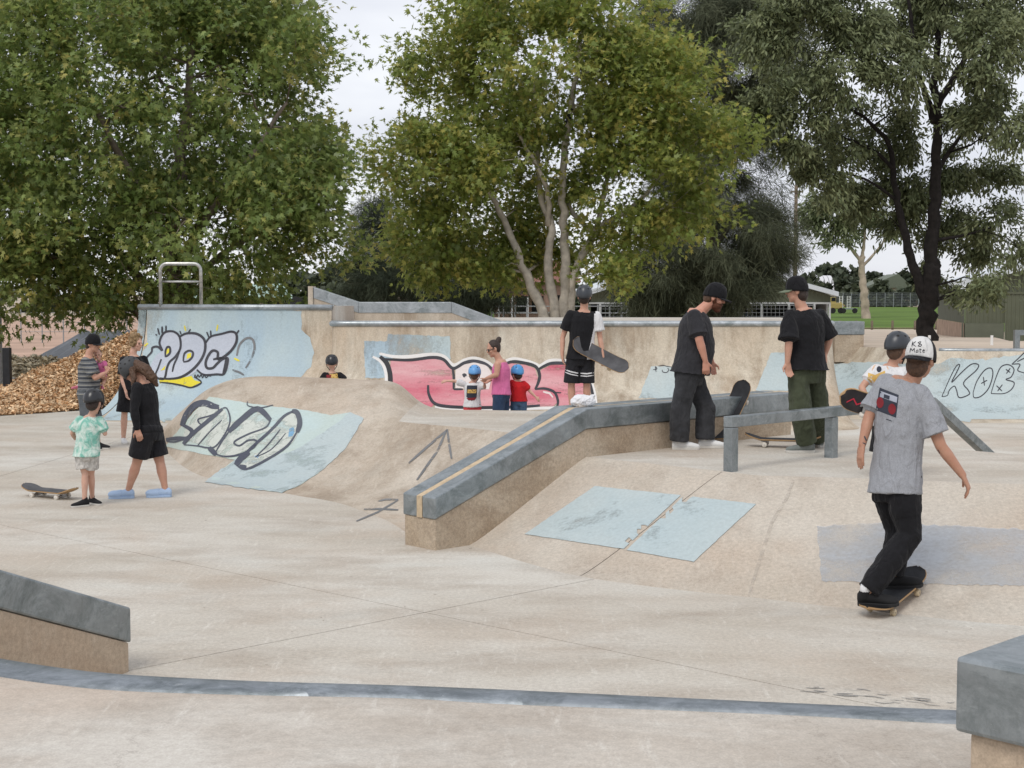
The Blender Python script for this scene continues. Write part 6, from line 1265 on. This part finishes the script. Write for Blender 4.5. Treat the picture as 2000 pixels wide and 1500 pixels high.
decal('shirt_print', M['print_gold'], tw, btw, [z6([(318, 300), (350, 310), (395, 290), (400, 330), (375, 345), (330, 345), (315, 330)])], off=.0015, step=2.5, maxlen=.1); decal('shirt_print', M['print_peach'], tw, btw, [], [(z6([(335, 290), (350, 262), (375, 252), (400, 262), (410, 285)]), 3)], off=.0015, step=2.5, maxlen=.1)
decal('shirt_print', M['print_dark'], tw, btw, [z6([(368 + 12 * math.cos(a * .63), 284 + 14 * math.sin(a * .63)) for a in range(10)])], off=.0025, step=2, maxlen=.1)
for a in (a1, a2): P.shoe(a, (.35, .94, 0), 'shoe_white', 'sole_white', sock='white_cloth')
P.hair('hair_brown', disp=.004, capped=True); P.helmet('slate_shell')
A, B = J(1641, 778, -.14), J(1735, 800, -.05); bd = (A - B).normalized()
sbk = skateboard('dark graphic skateboard held sideways by the child in the white tee', frame(lerp(A, B, .93), bd, V((.05, .9, .35))), under='deck_art', wheel='wheel_w')
mk = frame(lerp(A, B, .93), bd, V((.05, .9, .35)))
MB().tube([mk @ V((.30, -.03, .027)), mk @ V((.22, .05, -.006)), mk @ V((.16, .03, -.006))], .004, 6)
M['print_neon'] = mat_plain('pink_red_print', (.50, .03, .06), .5, bump=0)
m_ = MB(); m_.rings([[V((x, y - .008, z)), V((x, y + .008, z))] for x, y, z in ((.34, -.03, .0245), (.30, .02, .011), (.26, -.02, -.0025), (.22, .01, -.0075))], closed=False)
me = bpy.data.meshes.new('graphic_stripe'); me.from_pydata([tuple(p) for p in m_.v], [], m_.f); so = finish(me, 'graphic_stripe', M['print_neon'], sbk)
# ---------------------------------------------------------------- boards on the ground
p1, p2 = on_z(1499, 872, PZ), on_z(1560, 884, PZ); ctr = on_z(1531, 873, PZ); bd = V((.96, -.28, 0)).normalized()
skateboard('skateboard standing on its wheels beside the feet of the person in olive trousers', frame(ctr + UPV * .063, bd, UPV), grip='grip', wheel='wheel_w')
# leaning on the long ledge
top = at_y(1437, 790, Y_ := on_z(1420, 866, PZ).y + .35); foot = on_z(1404, 866, PZ) + V((0, .1, 0)); bd = (top - foot).normalized(); fo = frame(lerp(foot, top, .5), bd, V((-.5, -1, .5))); fo.translation = foot + bd * .40
skateboard('skateboard leaning upright against the long ledge behind white shoes', fo, grip='grip', wheel='wheel_w')
ctr = on_z(98, 972, 0); bd = (on_z(128, 978, 0) - on_z(68, 972, 0)).normalized()
skateboard('dusty skateboard standing on the floor beside the child in mint tie-dye', frame(ctr + UPV * .063, bd, V((0, -.05, 1))), grip='grip_worn', under='maple', wheel='wheel_w')
# ---------------------------------------------------------------- child in tie-dye
Y = on_z(170, 989, 0).y; J = JJ(Y); k = 1.17 / 1.75
P = Person('person', 'small helmeted child in mint tie-dye tee and pale shorts seen from behind', (at_y(172, 980, Y).x, Y, 0), 1.17, (.25, .95, -.3), .0068, 'skin_pale', 1.0)
P.chest = V((.15, 1, 0)); P.hup = V((0, .25, 1)); P.hk = .97; a1 = ank(165, Y, k, y=975); a2 = ank(180, Y + .16, k, y=965)
P.pose(head=J(184, 786), neck=J(181, 806), shL=J(156, 819), shR=J(195, 820, .02), elL=J(141, 846, .04), wrL=J(147, 857, .14), haL=J(158, 856, .2), elR=J(205, 847, .02), wrR=J(203, 833, .12), haR=J(197, 823, .16), hipL=J(159, 884), hipR=J(179, 884), knL=J(166, 926, .0), knR=J(178, 925, .06), anL=a1, anR=a2)
P.finish_body(curl=(.6, .6)); P.shirt('shirt', 'tiedye', hem=-.12, ease=.016, sleeve=.75, flare=.03, sl_ease=.026); P.trousers('shorts', 'pale_short', to=.72, ease=.02, hem_r=.085, short=True)
P.shoe(a1, (-.75, -.65, 0), 'shoe_black', 'sole_white', 1.15, sock='black_cloth'); P.shoe(a2, (.7, -.55, 0), 'shoe_black', 'sole_white', 1.15, sock='black_cloth'); P.hair('hair_dark', disp=.003, capped=True); P.helmet('gloss_black')
# ---------------------------------------------------------------- woman in black with helmet and clogs
Y = on_z(280, 972, 0).y; J = JJ(Y); k = 1.64 / 1.75
P = Person('person', 'person in black long sleeve top and shorts with helmet, long hair and pale blue clogs', (at_y(285, 970, Y).x, Y, 0), 1.64, (-.72, -.35, -.62), .0075, 'skin', 1.12)
P.chest = V((-.86, -.5, 0)); P.hup = V((-.55, -.25, .8)); P.hk = .98; a1 = ank(250, Y - .05, k, y=960); a2 = ank(323, Y + .05, k, y=960)
P.pose(head=J(256, 723), neck=J(274, 736), shL=J(268, 757, -.17), shR=J(291, 755, .16), elL=J(262, 800, -.24), wrL=J(268, 838, -.24), haL=J(273, 855, -.24), elR=J(296, 800, .22), wrR=J(284, 830, .18), haR=J(280, 845, .16), hipL=J(282, 842, -.09), hipR=J(296, 842, .09), knL=J(267, 905, -.05), knR=J(313, 905, .08), anL=a1, anR=a2)
P.finish_body(curl=(.5, .5)); P.long_sleeve('top', 'black_cloth', hem=-.05); P.trousers('shorts', 'black_satin', to=.78, ease=.03, hem_r=.118, short=True)
for a in (a1, a2): P.shoe(a, (-.98, -.15, 0), 'clog', 'clog', 1.12)
c = P.head; P.hair('hair_brown', [([J(266, 712, -.03), J(285, 722, -.10), J(298, 738, -.12), J(306, 752, -.10)], [.06, .065, .05, .02]), ([J(262, 718, .05), J(284, 730, .08), J(300, 744, .10)], [.06, .06, .025]), ([J(258, 722, -.08), J(262, 740, -.14), J(258, 756, -.16)], [.04, .03, .012])], disp=.02, scale=.025); P.helmet('matte_shell')
# ---------------------------------------------------------------- curly haired teen
Y = on_z(242, 866, 0).y; J = JJ(Y); k = 1.68 / 1.75
P = Person('person', 'curly haired person in black tee and black shorts beside the blue quarter pipe', (at_y(250, 866, Y).x, Y, 0), 1.68, (.88, -.45, -.08), .009, 'skin_pale', .95)
P.chest = V((.75, -.65, 0)); P.hup = V((0, 0, 1)); P.hk = 1.0; a1 = ank(241, Y - .04, k, y=858); a2 = ank(268, Y + .12, k, y=858)
P.pose(head=J(266, 670), neck=J(260, 688), shR=J(241, 703, -.10), shL=J(281, 702, .12), elR=J(239, 740, -.10), wrR=J(246, 765, -.16), haR=J(249, 780, -.18), elL=J(287, 740, .1), wrL=J(289, 765, .0), haL=J(289, 780, -.02), hipR=J(247, 758, -.05), hipL=J(268, 758, .06), knR=J(243, 809, -.08), knL=J(268, 809, .08), anR=a1, anL=a2)
P.finish_body(curl=(.5, .5)); P.shirt('shirt', 'black_cloth', hem=-.05, ease=.022, sleeve=.75, flare=.03, sl_ease=.03); P.trousers('shorts', 'black_cloth', to=.92, ease=.03, hem_r=.13, short=True)
for a in (a1, a2): P.shoe(a, (.4, -.9, 0), 'shoe_white', 'sole_white', sock='white_cloth')
f, u, r = P.headaxes(); c = P.head; m = MB()
for i in range(75):
    d = V((random.gauss(0, 1), random.gauss(0, 1), random.gauss(0, 1))).normalized()
    if d.dot(f) > .55 and d.dot(u) < .5: continue
    if d.dot(u) < -.55: continue
    q = c + u * .03 - f * .012 + r * d.dot(r) * .088 + f * d.dot(f) * .10 + u * d.dot(u) * .11; s_ = random.uniform(.02, .034); m.ellipsoid(q, V((s_, 0, 0)), V((0, s_, 0)), V((0, 0, s_)), 8, 6)
m.ellipsoid(c + u * .03 - f * .015, r * .085, f * .098, u * .108); place(blob(m, .007, 1, [(.015, .012, 'c')]), 'curly_hair', M['hair_blond'], P.root)
# ---------------------------------------------------------------- man in striped polo with a baby
Y = on_z(190, 878, 0).y; J = JJ(Y); k = 1.72 / 1.75
P = Person('person', 'person in grey striped polo and black cap carrying a baby', (at_y(180, 878, Y).x, Y, 0), 1.72, (.95, -.25, -.12), .009, 'skin', 1.05)
P.chest = V((.95, -.2, 0)); P.hup = V((0, 0, 1)); P.hk = 1.0; a1 = ank(176, Y - .08, k, y=865); a2 = ank(192, Y + .1, k, y=865)
P.pose(head=J(181, 671), neck=J(175, 688), shR=J(166, 706, -.19), shL=J(178, 706, .18), elR=J(186, 738, -.24), wrR=J(207, 728, -.10), haR=J(212, 722, .02), elL=J(196, 738, .26), wrL=J(206, 740, .12), haL=J(202, 738, .0), hipR=J(170, 768, -.09), hipL=J(174, 768, .09), knR=J(173, 818, -.09), knL=J(184, 818, .10), anR=a1, anL=a2)
P.finish_body(curl=(.5, .5)); P.shirt('polo_shirt', 'stripe', hem=-.06, ease=.016, sleeve=.8, flare=.025, belly=.04, sl_ease=.03); P.trousers('shorts', 'grey_short', to=.95, ease=.03, hem_r=.12, short=True)
for a in (a1, a2): P.shoe(a, (.95, -.3, 0), 'shoe_black', 'sole_white')
P.hair('hair_dark', disp=.004, capped=True); P.cap('cap_black'); f, u, r = P.headaxes(); c = P.head
gl = MB()
for q in (-1, 1): gl.ellipsoid(c + f * .094 + r * .033 * q - u * .002, r * .029, f * .006, u * .02, 12, 6); gl.tube([c + f * .09 + r * .06 * q + u * .002, c + r * .082 * q + u * .002], .004, 6)
gl.build('sunglasses', M['lens'], P.root, True)
# baby on his far hip
k = .78 / 1.75; B_ = JJ(Y + .2)
Q = Person('person', 'baby in pink top and pink shoes held against the striped polo', B_(192, 740), .78, (.2, -.9, -.1), .007, 'skin_pale', 1.25)
Q.chest = V((-.35, -.9, 0)); Q.hup = V((-.15, 0, 1)); Q.hk = .70
Q.pose(head=B_(191, 692, -.1), neck=B_(193, 703, -.08), shL=B_(204, 709, -.08), shR=B_(188, 709, .02), elL=B_(208, 722, -.12), wrL=B_(206, 731, -.18), haL=B_(203, 736, -.2), elR=B_(183, 722, .05), wrR=B_(178, 726, .04), haR=B_(174, 727, .04), hipL=B_(200, 735), hipR=B_(188, 736, .02), knL=B_(203, 745, -.12), knR=B_(168, 745, .10), anL=B_(199, 754, -.14), anR=B_(152, 754, .08))
Q.finish_body(); Q.shirt('top', 'pink', hem=-.1, ease=.01, sleeve=.4, flare=.02, sl_ease=.01, disp=.005); Q.trousers('shorts', 'black_cloth', to=.5, ease=.008, hem_r=.06, short=True)
for a, d in ((Q.anL, (.4, -.8, 0)), (Q.anR, (-.8, -.4, 0))): Q.shoe(a, d, 'pink_shoe', 'pink_shoe', 1.1, sock='white_cloth')
Q.hair('hair_brown', disp=.003, cover=.96)
# ---------------------------------------------------------------- people in the bowl
Y = 23.0; J = JJ(Y); k = 1.2 / 1.75
P = Person('person', 'helmeted child in black tee visible above the rounded hump', (at_y(650, 800, Y).x, Y, 0), 1.2, (-.1, 1, -.1), .009, 'skin_pale')
P.chest = V((0, 1, 0)); P.hup = V((0, 0, 1)); P.hk = .95; a1 = ank(643, Y, k); a2 = ank(657, Y, k)
P.pose(head=J(648, 710), neck=J(649, 724), shL=J(634, 732), shR=J(664, 732), elL=J(626, 750), wrL=J(622, 765, .05), haL=J(622, 775, .05), elR=J(674, 744), wrR=J(685, 748, .02), haR=J(692, 750, .02), hipL=J(641, 778), hipR=J(657, 778), knL=J(642, 815), knR=J(657, 815), anL=a1, anR=a2)
P.finish_body(); tb = P.shirt('shirt', 'black_cloth', hem=-.1, ease=.016, sleeve=.8, flare=.03, sl_ease=.026); P.trousers('shorts', 'black_cloth', to=.95, short=True, hem_r=.09)
decal('shirt_print', M['print_gold'], tb, bvh_of(tb), [z2([(1110, 722), (1150, 720), (1158, 758), (1088, 758), (1092, 738)])], off=.002, step=2, maxlen=.2); decal('shirt_print', M['print_red'], tb, bvh_of(tb), [z2([(1090, 728), (1118, 728), (1112, 750), (1090, 748)])], off=.004, step=2, maxlen=.2)
for a in (a1, a2): P.shoe(a, (0, 1, 0), 'shoe_black', 'sole_black')
P.helmet('gloss_black')
Y = 21.5; J = JJ(Y); k = 1.12 / 1.75
P = Person('person', 'small child in white printed tee and blue helmet with an arm stretched out', (at_y(923, 850, Y).x, Y, 0), 1.12, (.1, 1, -.3), .0085, 'skin_pale')
P.chest = V((.05, 1, 0)); P.hup = V((.02, .1, 1)); P.hk = .90; a1 = ank(916, Y, k); a2 = ank(930, Y, k)
P.pose(head=J(927, 731), neck=J(924, 745), shL=J(908, 751), shR=J(938, 751), elL=J(888, 744), wrL=J(873, 744), haL=J(863, 746), elR=J(947, 757, -.04), wrR=J(946, 748, -.18), haR=J(944, 742, -.24), hipL=J(915, 790), hipR=J(930, 790), knL=J(915, 822), knR=J(931, 822), anL=a1, anR=a2)
P.finish_body(); tb = P.shirt('shirt', 'white_cloth', hem=-.12, ease=.014, sleeve=.72, flare=.03, sl_ease=.022); P.trousers('shorts', 'red_shorts', to=.8, short=True, hem_r=.09)
bv_ = bvh_of(tb); decal('shirt_print', M['print_dark'], tb, bv_, [z3([(975, 665), (1038, 665), (1034, 735), (1005, 760), (972, 735)])], off=.002, step=2, maxlen=.2); decal('shirt_print', M['print_gold'], tb, bv_, [z3([(980, 690), (1034, 690), (1030, 712), (978, 712)])], off=.004, step=2, maxlen=.2); decal('shirt_print', M['print_red'], tb, bv_, [z3([(972, 742), (1034, 738), (1020, 756), (985, 756)])], off=.0045, step=2, maxlen=.2)
for a in (a1, a2): P.shoe(a, (0, 1, 0), 'shoe_white', 'sole_white')
P.hair('hair_brown', disp=.003, capped=True); P.helmet('kid_shell')
Y = 21.2; J = JJ(Y); k = 1.64 / 1.75
P = Person('person', 'person in pink tank top and blue jeans with sunglasses and hair in a bun', (at_y(978, 850, Y).x, Y, 0), 1.64, (-.9, -.25, -.28), .0085, 'skin', 1.1)
P.chest = V((-.88, -.2, 0)); P.hup = V((-.2, 0, 1)); P.hk = 1.0; a1 = ank(975, Y - .08, k); a2 = ank(984, Y + .12, k)
P.pose(head=J(964, 681), neck=J(972, 697), shL=J(972, 712, -.17), shR=J(984, 710, .17), elL=J(970, 732, -.22), wrL=J(950, 739, -.14), haL=J(942, 747, -.06), elR=J(975, 735, .2), wrR=J(958, 742, .12), haR=J(950, 746, .1), hipL=J(976, 770, -.09), hipR=J(982, 770, .09), knL=J(972, 812, -.09), knR=J(984, 812, .1), anL=a1, anR=a2)
P.finish_body(); P.shirt('tank_top', 'pink', hem=-.02, ease=.008, sleeve=.0, flare=.02); P.trousers('jeans', 'denim', ease=.012, hem_r=.07, waist=.1)
for a in (a1, a2): P.shoe(a, (-.95, -.2, 0), 'shoe_white', 'sole_white')
f, u, r = P.headaxes(); c = P.head; P.hair('hair_dark', [([c - f * .10 + u * .085, c - f * .12 + u * .11], [.045, .04])], disp=.006, low=-.01); gl = MB()
for q in (-1, 1): gl.ellipsoid(c + f * .094 + r * .033 * q - u * .002, r * .03, f * .006, u * .022, 12, 6); gl.tube([c + f * .09 + r * .06 * q + u * .002, c + r * .084 * q + u * .002], .005, 6)
gl.build('sunglasses', M['lens'], P.root, True)
Y = 21.4; J = JJ(Y); k = 1.1 / 1.75
P = Person('person', 'small child in red tee, jeans and blue helmet beside the pink tank top', (at_y(1012, 850, Y).x, Y, 0), 1.1, (-.4, .9, -.2), .0085, 'skin_pale')
P.chest = V((-.2, 1, 0)); P.hup = V((0, .05, 1)); P.hk = .90; a1 = ank(1005, Y, k); a2 = ank(1020, Y, k)
P.pose(head=J(1010, 730), neck=J(1012, 741), shL=J(1000, 747), shR=J(1023, 749), elL=J(992, 765, .05), wrL=J(990, 778, .1), haL=J(990, 786, .1), elR=J(1035, 764), wrR=J(1046, 775, -.02), haR=J(1053, 782, -.03), hipL=J(1006, 782), hipR=J(1020, 782), knL=J(1005, 816), knR=J(1021, 816), anL=a1, anR=a2)
P.finish_body(); P.shirt('shirt', 'red', hem=-.05, ease=.014, sleeve=.7, flare=.025, sl_ease=.022); P.trousers('jeans', 'jeans_light', ease=.014, hem_r=.06)
for a in (a1, a2): P.shoe(a, (-.2, 1, 0), 'shoe_black', 'sole_white')
P.hair('hair_dark', disp=.003, capped=True); P.helmet('kid_shell2')
# magpie in the middle plane tree
M['magpie_w'] = mat_plain('white_feathers', (.6, .6, .6), .8); c = at_y(1112, 224, 40.5); mg = empty('magpie', c, 'black and white magpie perched in the yellowing plane tree', 'bird')
m = MB(); m.ellipsoid(c, V((.07, 0, .03)), V((0, .065, 0)), V((-.06, 0, .13))); m.ellipsoid(c + V((.05, 0, .14)), V((.045, 0, 0)), V((0, .045, 0)), V((0, 0, .045))); m.tube([c + V((.085, 0, .14)), c + V((.15, 0, .13))], [.018, .004], 8); m.tube([c + V((-.05, 0, -.1)), c + V((-.12, 0, -.28))], [.04, .03], 8, flat=.4); place(blob(m, .012, 1), 'body', M['black_cloth'], mg)
MB().ellipsoid(c + V((.0, -.05, .07)), V((.05, 0, 0)), V((0, .03, 0)), V((0, 0, .06)), 10, 6).build('nape_patch', M['magpie_w'], mg, True)
